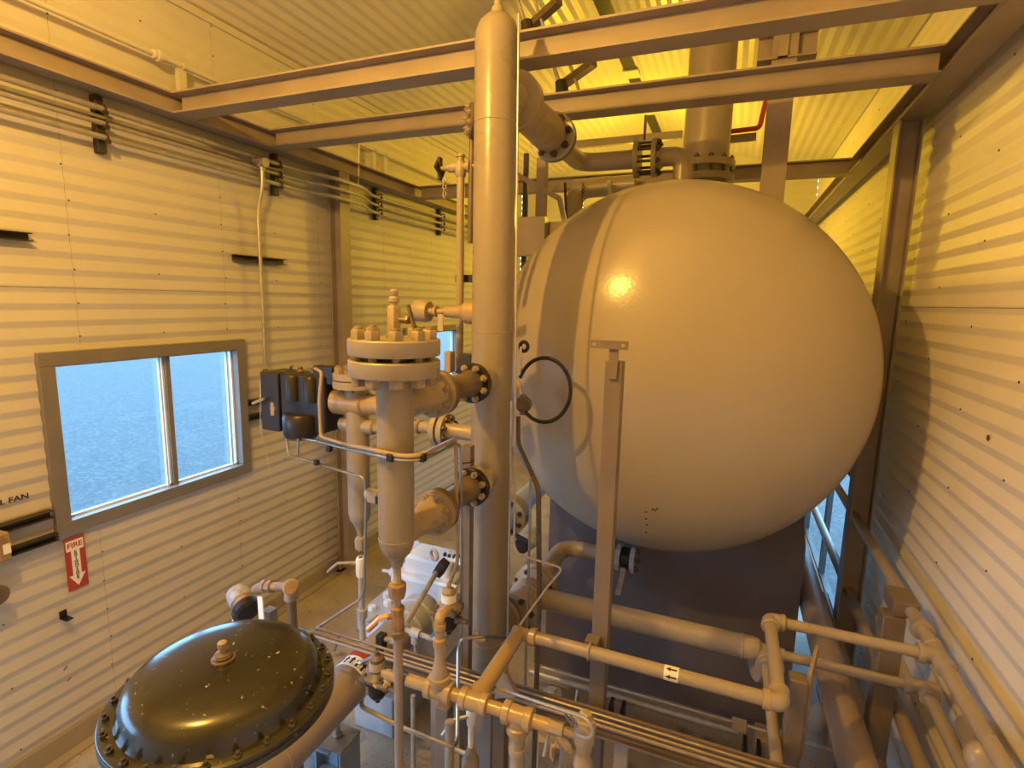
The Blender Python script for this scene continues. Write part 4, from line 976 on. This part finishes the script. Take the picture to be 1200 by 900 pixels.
m = MB(); m.disc((px-.2, py+.2, .80), (0, 0, 1), .07, .03, 24); m.build('oil_cap', 'white_paint', t)
m = MB(); m.tube([(px+.0, py-.02, .70), (px+.32, py-.06, .72)], .02, .02, 12); m.build('discharge_tube', 'white_paint', t)
mx, my = -1.80, 2.42
t = T('pump_motor', 'blue grey ribbed motor housing in front of the white pump', 'motor', (mx, my, 0))
m = MB(); prof = [(0, 0), (0, .10), (.03, .125)]
for k in range(10): prof += [(.04+k*.03, .125), (.05+k*.03, .14), (.06+k*.03, .14), (.065+k*.03, .125)]
m.lathe((mx-.02, my-.04, .40), (0, 1, 0), prof+[(.36, .11), (.36, 0)], 32); m.build('ribbed_case', 'bluegrey', t)
m = MB(); m.lathe((SX, 2.36, SZ-.01), (0, 1, 0), [(0, .0), (0, .112), (.05, .114), (.06, .128), (.12, .128), (.13, .118), (.17, .118), (.18, .128), (.24, .126), (.3, .10), (.3, 0)], 32); m.build('coupling_guard', 'bluegrey', t)
m = MB(); m.box((mx, my+.13, .13), (.28, .34, .26)); m.build('foot', 'bluegrey', t, bevel=.01)
m = MB(); m.box((mx-.10, my+.06, .64), (.09, .10, .07)); m.build('junction_box', 'bluegrey', t, bevel=.01)
c = P(447, 752, Y=2.05)
v = T('small_solenoid', 'little dark blue boxy solenoid on the pipe left of the tan ball valve', 'valve', c)
m = MB(); m.box(c, (.04, .045, .085)); m.build('coil', 'black', v, bevel=.004)
m = MB(); m.cyl(c+V((.01, 0, .02)), c+V((.08, .02, .01)), .012); m.lathe(c+V((.05, .01, .015)), (1, .1, 0), [(0, .018), (.03, .018)], 8); m.build('fitting', 'dusty', v)
# pale pipe fittings between drain and riser
c = P(482, 740, Y=1.95); d = P(505, 748, Y=1.95)
v = T('grey_tee_run', 'pale grey threaded tee and nipple between the drain valve and riser', 'pipe', c)
m = MB(); m.cyl(c+(c-d)*.3, d+(d-c)*.35, .012); m.build('nipple', 'dusty', v)
m = MB(); m.cyl(c, c+(d-c)*.45, .021); m.cyl(c+(d-c)*.2, c+(d-c)*.2+V((0, 0, -.05)), .019); m.build('tee', 'bluegrey', v)
q = c+(d-c)*.2; m = MB(); m.cyl(q+V((0, 0, -.05)), q+V((.005, 0, -.14)), .009); m.build('dropper', 'galv', v)

# ------------------------------------------------------------------ lower piping clutter in the bottom centre
def vpipe(label, x, ytop, ybot, Y, r, m_='tan', tops=None, name='standpipe'):
    a, b = P(x, ytop, Y=Y), P(x, ybot, Y=Y); b = V((a.x, Y, 0))
    mb = MB(); mb.cyl(b, a, r)
    if tops: mb.lathe(a, (0, 0, 1), tops, 12)
    return one(name, mb, m_, label, 'pipe')
vpipe('slim galvanised pipe leg left of the brown drain pipe foot', 484, 815, 900, 1.72, .010, 'galv')
vpipe('rust brown square-looking pipe leg under the manifold left tee', 527, 846, 900, 1.62, .019, 'steel_paint')
p = P(552, 838, Y=1.7)
t = T('lever_valve', 'white ball valve with a bent steel lever below the manifold', 'valve', p+V((0, 0, -.3)))
m = MB(); m.lathe(p, (0, 0, 1), [(-.14, .011), (-.045, .011), (-.04, .017), (.01, .02), (.03, .018)], 12); m.build('valve_body', 'label_white', t)
m = MB(); m.cyl((p.x, p.y, .0), p+V((0, 0, -.2)), .02); m.lathe(p, (0, 0, 1), [(-.25, .035), (-.2, .035), (-.18, .025), (-.14, .014)], 16); m.build('pipe', 'worn', t)
m = MB(); a, b = P(531, 844, Y=1.66), P(518, 862, Y=1.62); m.tube([p+V((-.0, -.01, .005)), a, b], .0075, .01, 8); m.build('lever', 'ss', t)
# square legs under the column zone
for lab, x, Y in (('brown square leg standing left under the manifold', 521, 1.70), ('wide brown square leg under the manifold centre', 588, 1.95)):
    a = P(x, 812, Y=Y); one('square_post', MB().bar((a.x, Y, 0), (a.x, Y, a.z if Y > 1.8 else a.z-.05), .055, .055, (0, 1, 0)), 'stand_paint', lab, 'post', bevel=.003)
m = MB(); a = P(590, 792, Y=1.70); m.prism(a, (1, 0, 0), (0, 0, 1), [(-.03, -.10), (.06, -.06), (.015, .02), (-.03, .03)], .02)
one('gusset', m, 'worn', 'small triangular tan gusset plate under the header back leg', 'bracket')
one('looped_tube', MB().tube([P(600, 743+6, Y=1.98)+V((-.02, 0, 0)), P(565, 746, Y=1.75), P(541, 748, Y=1.72), P(537, 760, Y=1.72), P(536, 868, Y=1.55), P(531, 876, Y=1.5), P(476, 854, Y=1.5)], .0072, .03), 'ss', 'steel tube dropping from the needle valve at the column foot to a low bend', 'tube')
cock('small brass needle valve against the column foot', P(560, 748, Y=1.79), (1, .3, -.15), (-.1, .1, 1), 'brass', .9)
cock('small worn drain cock hanging right of the manifold end', P(660, 868, Y=1.42), (.4, 0, -.4), (-.7, -.4, -.5), 'worn', 1.2)
# right end: long worn coupling, relief valve
t = T('end_coupling', 'worn tan hex coupling at the right end of the manifold', 'fitting', P(650, 853, Y=MY))
a, b = px1(640, 848), px1(668, 856)
m = MB(); m.lathe((a-.0, MY, HZ), (1, 0, 0), [(-.015, .012), (0, .012), (.004, .022), (b-a-.02, .022), (b-a-.018, .014), (b-a, .014)], 8); m.build('coupling', 'worn', t)
m = MB(); m.cyl((a+.01, MY, HZ-.02), (a+.0, MY-.01, HZ-.10), .006); m.build('stub', 'galv', t)
rx = px1(685, 860); rp = V((rx, MY, 0))
zr2 = lambda y: P(687, y, Y=MY).z
t = T('relief_valve', 'pale tan capped relief valve at the right end of the manifold', 'valve', (rx, MY, 0))
m = MB(); m.lathe((rx, MY, 0), (0, 0, 1), [(zr2(882), .024), (zr2(874), .026), (zr2(870), .032), (zr2(850), .034), (zr2(846), .028), (zr2(843), .022)], 10); m.build('body', 'tan', t)
m = MB(); m.lathe((rx, MY, 0), (0, 0, 1), [(zr2(847), .03), (zr2(843), .03), (zr2(842), .02), (zr2(836), .019), (zr2(834), .012)], 6); m.build('cap', 'tan', t)
m = MB(); m.lathe((rx, MY, 0), (0, 0, 1), [(0, .022), (zr2(905)-.02, .022), (zr2(900), .03), (zr2(893), .03), (zr2(890), .024), (zr2(880), .024)], 16); m.build('outlet', 'worn', t)
m = MB(); q = V((rx-.035, MY-.02, zr2(848))); m.bar(q, q+V((-.02, -.01, .035)), .014, .006); m.bar(q+V((.015, 0, 0)), q+V((-.005, -.01, .04)), .008, .005); m.build('test_lever', 'ss', t)
m = MB(); m.cyl((b-.01, MY, HZ), (rx-.02, MY, HZ), .014); m.build('inlet_nipple', 'worn', t)
# leaning steel strut by the drop leg
one('leaning_strut', MB().bar(P(640, 862, Y=1.55), V((P(628, 905, Y=1.7).x, 1.75, .0)), .05, .05), 'worn', 'tan slanted square strut right of the manifold drop pipe', 'strut')
one('leaning_strut', MB().bar(P(662, 872, Y=1.5), V((P(655, 905, Y=1.6).x-.03, 1.6, .0)), .022, .022), 'galv', 'thin pale slanted strut beside the small drain cock', 'strut')
for lab, x, y0_, Y in (('dark slim rod left of the support stand', 640, 700, 2.2), ):
    pass
# floor level clutter behind the tray
fy1, fy2 = P(790, 836, Z=.15).y, P(800, 829, Z=.25).y
one('floor_conduit', MB().cyl((-1.05, fy1, .15), (.24, fy1, .15), .022), 'galv', 'grey conduit lying near the floor behind the support stand', 'conduit')
one('floor_conduit', MB().cyl((-.95, fy2, .25), (.75, fy2, .25), .009), 'galv', 'thin conduit running above the floor in front of the tank saddle', 'conduit')
for lab, (x_, y_) in (('pair of small dark upright brackets right of the support stand', (718, 827)), ('pair of dark upright brackets near the corner elbow', (872, 872))):
    q = P(x_, y_, Z=.14)
    v = T('floor_bracket', lab, 'bracket', (q.x, q.y, 0))
    for k in (0, 1):
        m = MB(); m.bar((q.x+k*.07, q.y-.05, 0), (q.x+k*.07, q.y-.05, .2), .02, .10, (0, 1, 0)); m.build('plate', 'black', v)
q = P(899, 876, Z=.09); one('electrical_box', MB().box((q.x, q.y, .09), (.14, .14, .18)), 'wood_block', 'square tan junction box on the floor behind the tray', 'box', bevel=.005)
q = P(866, 850, Y=fy2-.02); one('cover_plate', MB().box((q.x, fy2-.015, q.z), (.075, .008, .075)), 'wood_block', 'little square cover plate on the thin floor conduit', 'plate')
q = P(677, 808, Z=.3); one('short_rod', MB().cyl(q, V((q.x-.01, q.y-.12, 0)), .010), 'galv', 'short leaning rod standing by the floor conduit left of the support stand', 'rod')
# valve wheel on floor
q = P(648, 813, Z=.06); v = T('floor_cleanout', 'round rusty cleanout cap on the floor behind the tray', 'cap', (q.x, q.y, 0)); m = MB(); m.lathe((q.x, q.y, 0), (0, 0, 1), [(0, .05), (.05, .05), (.051, .065), (.07, .065), (.072, .03), (.1, .02), (.1, 0)], 8); m.build('plug', 'dusty', v)
# skid beam in front of saddle

# column-foot fittings
# ------------------------------------------------------------------ corner by the right wall
t = T('rail_post', 'brown square post standing under the tee near the right wall', 'post', (xw-.03, yT+.35, 0))
a = P(1078, 730, Y=yT+.35)
m = MB(); m.bar((xw-.06, yT+.35, 0), (xw-.06, yT+.35, HZ-.035), .085, .085, (0, 1, 0)); m.build('post', 'stand_paint', t, bevel=.004)
m = MB(); m.box((xw-.02, yT+.4, HZ-.0), (.1, .16, .07)); m.build('bracket', 'stand_paint', t, bevel=.004)
t = T('header_post', 'dark square post with tan gusset under the header corner', 'post', (xr_+.03, yE+.25, 0))
m = MB(); m.bar((xr_+.085, yE+.22, 0), (xr_+.085, yE+.22, HZ-.035), .06, .06, (0, 1, 0)); m.build('post', 'stand_paint', t, bevel=.004)
m = MB(); m.prism((xr_+.12, yE+.22, HZ-.02), (.25, 1, 0), (0, 0, 1), [(0, 0), (.22, 0), (.26, -.04), (.05, -.34), (0, -.34)], .012); m.build('gusset', 'worn', t)
WX = .86
a = P(985, 670, X=WX)
one('wall_conduit', MB().cyl((WX, 2.0, P(985, 670, X=WX).z), (WX, 5.6, P(985, 670, X=WX).z), .03), 'steel_paint', 'dark pipe along the right wall under the wall side pipe', 'pipe')
zz = P(975, 790, X=.62).z
one('floor_pipe', MB().cyl((.62, .6, zz), (.62, 4.9, zz), .075, seg=28), 'steel_paint', 'thick grey pipe running along the floor at the right of the tank', 'pipe')
one('wall_conduit', MB().cyl((.80, 1.4, .55), (.80, 4.2, .55), .024), 'worn', 'slim tan pipe low along the right wall below the rails', 'pipe')
one('wall_conduit', MB().cyl((.72, 1.2, .42), (.72, 3.6, .42), .03), 'steel_paint', 'brown pipe beside the thick floor pipe at right', 'pipe')
for lab, x, y in (('worn small valve on the brown pipe behind the lower rail', .72, 3.0), ('worn small valve on the slim tan pipe low at the right wall', .80, 2.25)):
    zz_ = .42 if x < .75 else .55
    v = T('line_valve', lab, 'valve', (x, y, zz_-.03))
    m = MB(); m.lathe((x, y-.06, zz_), (0, 1, 0), [(0, .036), (.02, .045), (.04, .038), (.08, .038), (.1, .045), (.12, .036)], 10); m.build('body', 'worn', v)
    m = MB(); m.cyl((x, y, zz_+.03), (x, y, zz_+.10), .01); m.torus((x, y, zz_+.10), (0, 0, 1), .045, .007, n=20); m.bar((x-.04, y, zz_+.1), (x+.04, y, zz_+.1), .008, .008); m.build('hand_wheel', 'black', v)
    m = MB(); m.bar((x, y+.14, 0), (x, y+.14, zz_-.03), .04, .04); m.build('support', 'steel_paint', v)
one('standpipe', MB().tube([(.42, 1.75, .0), (.44, 2.05, .72), (.44, 2.1, .72)], .035, .05, 14), 'tan', 'leaning tan pipe leg behind the header post', 'pipe')
q = P(1155, 893, Z=1.25)
v = T('near_pipe_end', 'round tan pipe end in the bottom right corner, close to the viewer', 'pipe', q)
m = MB(); m.lathe(q, (-.3, -1, .45), [(-.5, .045), (-.04, .045), (-.035, .052), (0, .052), (.01, .046), (.02, .03), (.024, 0)], 32); m.build('cap', 'tan', v)

# ------------------------------------------------------------------ copper-ish cross with black wrapped valve at left
yK = P(330, 690, Z=1.0).y
kz = lambda x, y: P(x, y, Y=1.72)
t = T('heater_valve_assembly', 'rust coloured threaded pipe cross with capped tee left of the separator', 'pipe', kz(335, 730))
a, b = kz(341, 688), kz(336, 735)
m = MB(); m.cyl(a+V((0, 0, -.03)), (a.x, a.y, 0), .021); m.build('leg', 'brown', t)
m = MB(); m.ball(a, .036); d = (EYE-a).normalized(); m.lathe(a, d, [(0, .034), (.035, .036), (.04, .03)], 20); m.lathe(a, (0, 0, -1), [(.02, .03), (.055, .032), (.058, .026)], 18); m.build('tee', 'worn', t)
m = MB(); m.lathe(a, d, [(.038, .03), (.046, .028), (.047, 0)], 20); m.build('plug', 'rust', t)
b = kz(314, 687)
m = MB(); m.cyl(a, b, .02); m.lathe(b, (b-a), [(-.03, .022), (-.028, .03), (-.01, .03), (-.008, .024), (.008, .024), (.01, .03), (.03, .03), (.032, .02)], 8); m.build('union', 'rust', t)
c = kz(295, 692); m = MB(); m.lathe(b, c-b, [(0, .02), (.03, .022), (.06, .026), (.09, .02)], 12); m.build('nipple', 'rust', t)
c = kz(284, 705)
v = T('wrapped_valve', 'black and blue tape wrapped valve with rusty collar above the actuator', 'valve', c+V((0, 0, -.06)))
d = (V((.75, -.3, -.25))).normalized()
m = MB(); m.lathe(c, d, [(-.09, .02), (-.07, .05), (-.02, .055), (.0, .05)], 20); m.build('wrap', 'dusty', v)
m = MB(); m.lathe(c, d, [(-.005, .046), (.03, .052), (.035, .05)], 24); m.build('collar', 'rust', v)
m = MB(); m.lathe(c, d, [(.034, .058), (.07, .06), (.08, .05), (.085, 0)], 24); m.build('cap', 'black', v)
m = MB(); m.lathe(c+V((-.01, 0, -.05)), (0, 0, -1), [(0, .045), (.03, .04), (.05, .03)], 12); m.build('underside', 'black', v)
m = MB(); e1, e2 = kz(313, 694)+V((0, -.04, 0)), kz(320, 732)+V((0, -.06, 0)); m.bar(e1, e2, .03, .006, (0, 1, 0)); m.build('white_tag', 'label_white', v)
m = MB(); e1 = kz(277, 722); m.cyl(e1, (e1.x, e1.y, .9), .02); m.build('stem', 'label_white', v)
one('square_post', MB().bar((c.x+.06, c.y+.1, 0), (c.x+.06, c.y+.1, c.z-.08), .05, .05), 'frame_grey', 'grey square leg under the wrapped valve', 'post')

# ------------------------------------------------------------------ left wall fittings
# conduits: three in front of wall with strut racks
CXW = XL+.085
cz = lambda x, y: P(x, y, X=CXW)
cons = [((0, 103), (325, 194)), ((0, 121), (325, 212)), ((0, 140), (325, 226))]
rows = []
for k, (a, b) in enumerate(cons): rows.append((cz(*a).z+cz(*b).z)/2)
rows = [3.578, 3.503, 3.43]
labs = ('top galvanised conduit of the three on the window wall', 'middle galvanised conduit of the three on the window wall', 'bottom galvanised conduit of the three on the window wall')
for k, z in enumerate(rows):
    mb = MB(); r = (.016, .013, .015)[k]
    mb.tube([(CXW, YF+.1, z), (CXW, 3.15, z), (CXW+.0, 3.5, z-.002), (XW+.105, 3.72, z-.01), (XW+.105, 4.12, z-.012), (CXW, 4.4, z-.02), (CXW, YB-.2, z-.02)], r, .12)
    one('wall_conduit', mb, 'galv', labs[k], 'conduit')
def rack(y, label):
    v = T('conduit_rack', label, 'bracket', (CXW, y, rows[2]-.07))
    m = MB(); m.box((XL+.03, y, rows[1]), (.045, .045, .30)); m.build('channel', 'strut', v, bevel=.004)
    for z in rows:
        m = MB(); m.torus((CXW, y, z), (0, 1, 0), .02, .006, n=16); m.box((CXW+.02, y, z-.02), (.014, .02, .02)); m.build('clamp', 'strut', v)
for px_, lab in ((120, 'dark strut rack clamping the conduits above the large window'), (325, 'dark strut rack clamping the conduits left of the wall post'), (443, 'dark strut rack clamping the conduits right of the wall post'), (517, 'dark strut rack farthest along the conduits')):
    yy_ = P(px_, {120: 155, 325: 207, 443: 240, 517: 262}[px_], X=XL+.06).y
    rack(yy_, lab)
one('wall_conduit', MB().tube([(XL+.05, YF+.1, rows[0]-.035), (XL+.05, 3.3, rows[0]-.035)], .010, .1), 'galv', 'thin conduit tucked behind the three wall conduits', 'conduit')
# upper pipe with union
zu = P(150, 50, X=XL+.09).z; zu2 = P(250, 88, X=XL+.09).z
t = T('upper_wall_pipe', 'cream pipe with a union fitting high on the window wall above the beam', 'pipe', (XL+.09, 2.2, zu))
m = MB(); m.cyl((XL+.09, YF+.1, zu), (XL+.09, YB-.3, zu), .014); m.build('run_pipe', 'wall_white', t)
yu = P(186, 66, X=XL+.09).y
m = MB(); m.lathe((XL+.09, yu-.04, zu), (0, 1, 0), [(0, .016), (.004, .026), (.025, .028), (.027, .034), (.05, .034), (.052, .026), (.07, .026), (.074, .016)], 10); m.build('union', 'wall_white', t)
for px_, py_ in ((210, 82), (436, 175), (449, 180)):
    yy_ = P(px_, py_, X=XL+.06).y
    m = MB(); m.bar((XL+.07, yy_, zu+.01), (XL+.07, yy_, BZ+BD-.01), .035, .05, (0, 1, 0)); m.torus((XL+.09, yy_, zu), (0, 1, 0), .018, .005, n=16); m.build('bracket', 'wall_white', t)
# junction elbow + drop conduit
yj = P(303, 195, X=CXW).y
j = P(303, 190, X=CXW+.02)
t = T('drop_conduit', 'galvanised conduit dropping down the wall right of the large window', 'conduit', (CXW, yj, 2.0))
q = lambda x, y: P(x, y, X=XL+.06)
m = MB(); m.tube([(CXW+.03, yj, j.z-.02), (CXW+.03, yj, j.z-.16), (XL+.06, yj-.005, j.z-.34), (XL+.06, yj, 2.62), (XL+.06, q(311, 420).y, 2.35), (XL+.06, q(311, 440).y, 2.09)], .0135, .1); m.build('conduit', 'galv', t)
m = MB(); m.lathe((CXW+.03, yj-.04, j.z), (0, 1, 0), [(-.03, .018), (0, .02), (.005, .034), (.07, .034), (.08, .02)], 16); m.disc((CXW+.055, yj, j.z), (1, 0, 0), .036, .03, 20); m.lathe((CXW+.03, yj, j.z), (0, 0, -1), [(0, .024), (.05, .022)], 14); m.build('conduit_body', 'galv', t)
e = q(311, 440)
m = MB(); m.lathe((XL+.06, e.y, e.z), (0, 0, -1), [(-.05, .016), (-.045, .022), (0, .02), (.01, .03), (.06, .034), (.09, .024), (.1, .018), (.12, .026), (.17, .026), (.18, .018), (.2, .026), (.26, .022)], 12); m.build('fitting_stack', 'brown', t)
m = MB(); m.tube([(XL+.07, e.y+.02, e.z-.04), (XL+.12, e.y+.12, e.z-.03), (bx0+.1, AY+.04, bt+.015)], .008, .04); m.build('whip', 'brown', t)
# unistrut stubs
def stub(label, x0, x1, y, z=None, X=XL+.02):
    a, b = P(x0, y[0], X=X), P(x1, y[1], X=X); z = (a.z+b.z)/2
    m = MB()
    for dz, dx, w_, h_ in ((.018, .02, .042, .005), (-.018, .02, .042, .005), (0, 0.0, .005, .041)):
        m.box((XL+.012+dx, (a.y+b.y)/2, z+dz), (w_, b.y-a.y, h_))
    return one('strut_channel', m, 'strut', label, 'channel')
stub('short black strut channel crossed by the drop conduit', 273, 333, (303, 306))
stub('black strut channel stub at the left picture edge above the window', -40, 34, (273, 276))
stub('upper black strut channel running into the lower left of the window frame', -60, 60, (633, 605))
stub('lower black strut channel under the window at the left edge', -60, 66, (665, 632))
stub('black strut channel just right of the large window', 289, 318, (473, 466))
stub('lower black strut channel just right of the large window', 289, 318, (488, 485))
# red box at the left edge
a = P(-2, 640, X=XL+.08)
t = T('alarm_box', 'small red brown box cut by the left picture edge under the strut channels', 'box', a)
m = MB(); m.box(a, (.09, .06, .14)); m.build('case', 'rust', t, bevel=.006)
m = MB(); m.box(a+V((.046, .012, -.01)), (.004, .03, .05)); m.build('label_plate', 'label_white', t)
a = P(-4, 698, X=XL+.09)
one('bell_housing', MB().lathe(a+V((-.07, 0, 0)), (1, 0, 0), [(0, .03), (.06, .03), (.062, .05), (.08, .05), (.085, .02), (.085, 0)], 24), 'brown', 'round dark knob at the left picture edge low on the wall', 'knob')
# angle clip
a = P(74, 720, X=XL+.02)
t = one('angle_clip', MB().box((XL+.02, a.y, a.z), (.006, .035, .045)).box((XL+.045, a.y+.005, a.z-.022), (.05, .035, .006)), 'black', 'small black angle clip on the wall below the red fire sign', 'bracket')
# fire extinguisher sign
y0, y1 = P(74, 633, X=XL+.01).y, P(98, 627, X=XL+.01).y
z1, z0 = P(86, 629, X=XL+.01).z, P(90, 690, X=XL+.01).z
Xs = XL+.0105
yc, zcn, wS, hS = (y0+y1)/2, (z0+z1)/2, y1-y0, z1-z0
t = T('fire_sign', 'red and white arrow sign reading FIRE EXTINGUISHER below the window', 'sign', (Xs, yc, z0))
m = MB(); m.box((Xs, yc, zcn), (.002, wS, hS)); m.build('panel', 'red', t)
m = MB(); m.prism((Xs+.0015, yc, zcn), (0, 1, 0), (0, 0, 1), [(-wS*.43, hS*.44), (-wS*.43, hS*.25), (-wS*.21, hS*.25), (-wS*.21, -hS*.22), (-wS*.40, -hS*.22), (0, -hS*.44), (wS*.40, -hS*.22), (wS*.21, -hS*.22), (wS*.21, hS*.25), (wS*.43, hS*.25), (wS*.43, hS*.44)], .001); m.build('arrow', 'label_white', t)
def text(st, loc, size, mm, parent, name='lettering', sx=1):
    c = bpy.data.curves.new('glyphs', 'FONT'); c.body = st; c.size = size; c.align_x = 'CENTER'; c.align_y = 'CENTER'; c.extrude = .0003; c.offset = size*.022
    o = bpy.data.objects.new('glyphs', c); COL.objects.link(o)
    bpy.context.view_layer.update()
    ev = o.evaluated_get(bpy.context.evaluated_depsgraph_get()); me = bpy.data.meshes.new_from_object(ev)
    bpy.data.objects.remove(o)
    mb = MB(); L = V(loc)
    mb.add([L+V((v.co.z, v.co.x*sx, v.co.y)) for v in me.vertices], [tuple(p.vertices) for p in me.polygons])
    return mb.build(name, mm, parent, loc=None if parent else L)
text('FIRE', (Xs+.0026, yc, zcn+hS*.345), wS*.42, 'red', t)
for k, ch in enumerate('EXTINGUISHER'):
    text(ch, (Xs+.0026, yc, zcn+hS*(.215-k*.046)), hS*.066, 'ink', t, sx=1.25)
o = text('EXH. FAN', (XL+.012, P(6, 589, X=XL+.01).y, P(2, 589, X=XL+.01).z), .040, 'ink', None, name='wall_lettering', sx=1.15)
tag(o, 'black stencilled words EXH. FAN on the wall left of the window', 'lettering')
# thin hanging wires
one('hanging_wire', MB().cyl(P(421, 168, X=XL+.15), P(420, 216, X=XL+.15), .005), 'label_white', 'short white wire hanging under the second cross beam by the wall post', 'wire')
one('hanging_wire', MB().tube([P(305, 440, X=XL+.10), P(305, 500, X=XL+.10), P(318, 560, X=XL+.06)], .0018, .05), 'label_white', 'thin wire dangling below the drop conduit fittings', 'wire')

# ------------------------------------------------------------------ pieces of parts become sub-parts
SUB = {'bolt': ('flange', 'nozzle', 'upper_casing', 'wafer', 'disc', 'crankcase_flange', 'cover'), 'nut': ('flange',), 'vent_base': ('upper_casing',), 'vent_cap': ('upper_casing',),
       'name_band': ('bonnet',), 'latch': ('back_case',), 'knob': ('case',), 'relay_cover': ('case',), 'base_ring': ('lower_cover',), 'bolt_hole': ('cross_bar',), 'lettering': ('arrow', 'panel'),
       'slot': ('discharge_block',), 'label_plate': ('case',), 'gasket': ('flange',), 'test_lever': ('body',), 'plug': ('tee', 'elbow'), 'cap': ('body', 'collar'), 'elbow_band': ('front_run',), 'tag_chain': ('handle',)}
def mid(o):
    b = [V(c) for c in o.bound_box]; return sum(b, V((0, 0, 0)))/8
for root in [o for o in COL.objects if 'category' in o.keys() and o.children]:
    kids = list(root.children)
    for k in kids:
        nm_ = k.name.split('.')[0]
        if nm_ == 'arrow' and root.name.split('.')[0] in ('tan_header_pipe', 'suction_pipe'): want = ('flow_label', 'white_band')
        else: want = SUB.get(nm_, ())
        cand = [q for q in kids if q is not k and q.name.split('.')[0] in want and q.parent is root]
        if cand: k.parent = min(cand, key=lambda q: (mid(q)-mid(k)).length)
# ------------------------------------------------------------------ light
wd_ = bpy.data.worlds.new('sky'); SC.world = wd_; wd_.use_nodes = True
bg = wd_.node_tree.nodes['Background']; bg.inputs['Color'].default_value = (.31, .62, 1.0, 1); bg.inputs['Strength'].default_value = 10.0
def lamp(name, loc, col, watts, r):
    l = bpy.data.lights.new(name, 'POINT'); l.color = col; l.energy = watts; l.shadow_soft_size = r
    o = bpy.data.objects.new(name, l); COL.objects.link(o); o.location = loc; return o
lamp('front_lamp', (-1.58, .34, 4.09), (1.0, .53, .09), 250, .03)
lamp('rear_lamp', (-1.05, 6.75, 3.72), (1.0, .60, .025), 135, .06)
def portal(loc, rot, sx, sy):
    l = bpy.data.lights.new('daylight_portal', 'AREA'); l.shape = 'RECTANGLE'; l.size = sx; l.size_y = sy; l.cycles.is_portal = True
    o = bpy.data.objects.new('daylight_portal', l); COL.objects.link(o); o.location = loc; o.rotation_euler = rot
for W in (W1, W2): portal((XL-.06, (W[0]+W[1])/2, (W[2]+W[3])/2), (0, -PI/2, 0), W[3]-W[2], W[1]-W[0])
portal((XL-.06, (DL[0]+DL[1])/2, DL[3]/2), (0, -PI/2, 0), DL[3], DL[1]-DL[0])
portal((XR+.06, (W3[0]+W3[1])/2, (W3[2]+W3[3])/2), (0, PI/2, 0), W3[3]-W3[2], W3[1]-W3[0])

vs = SC.view_settings
SC.display_settings.display_device = 'sRGB'
vs.view_transform = 'Standard'; vs.look = 'None'; vs.exposure = 0; vs.gamma = 1; vs.use_curve_mapping = False
SC.cycles.use_denoising = True
SC.cycles.max_bounces = 8; SC.cycles.diffuse_bounces = 5; SC.cycles.caustics_reflective = False; SC.cycles.caustics_refractive = False
SC.cycles.sample_clamp_indirect = 6
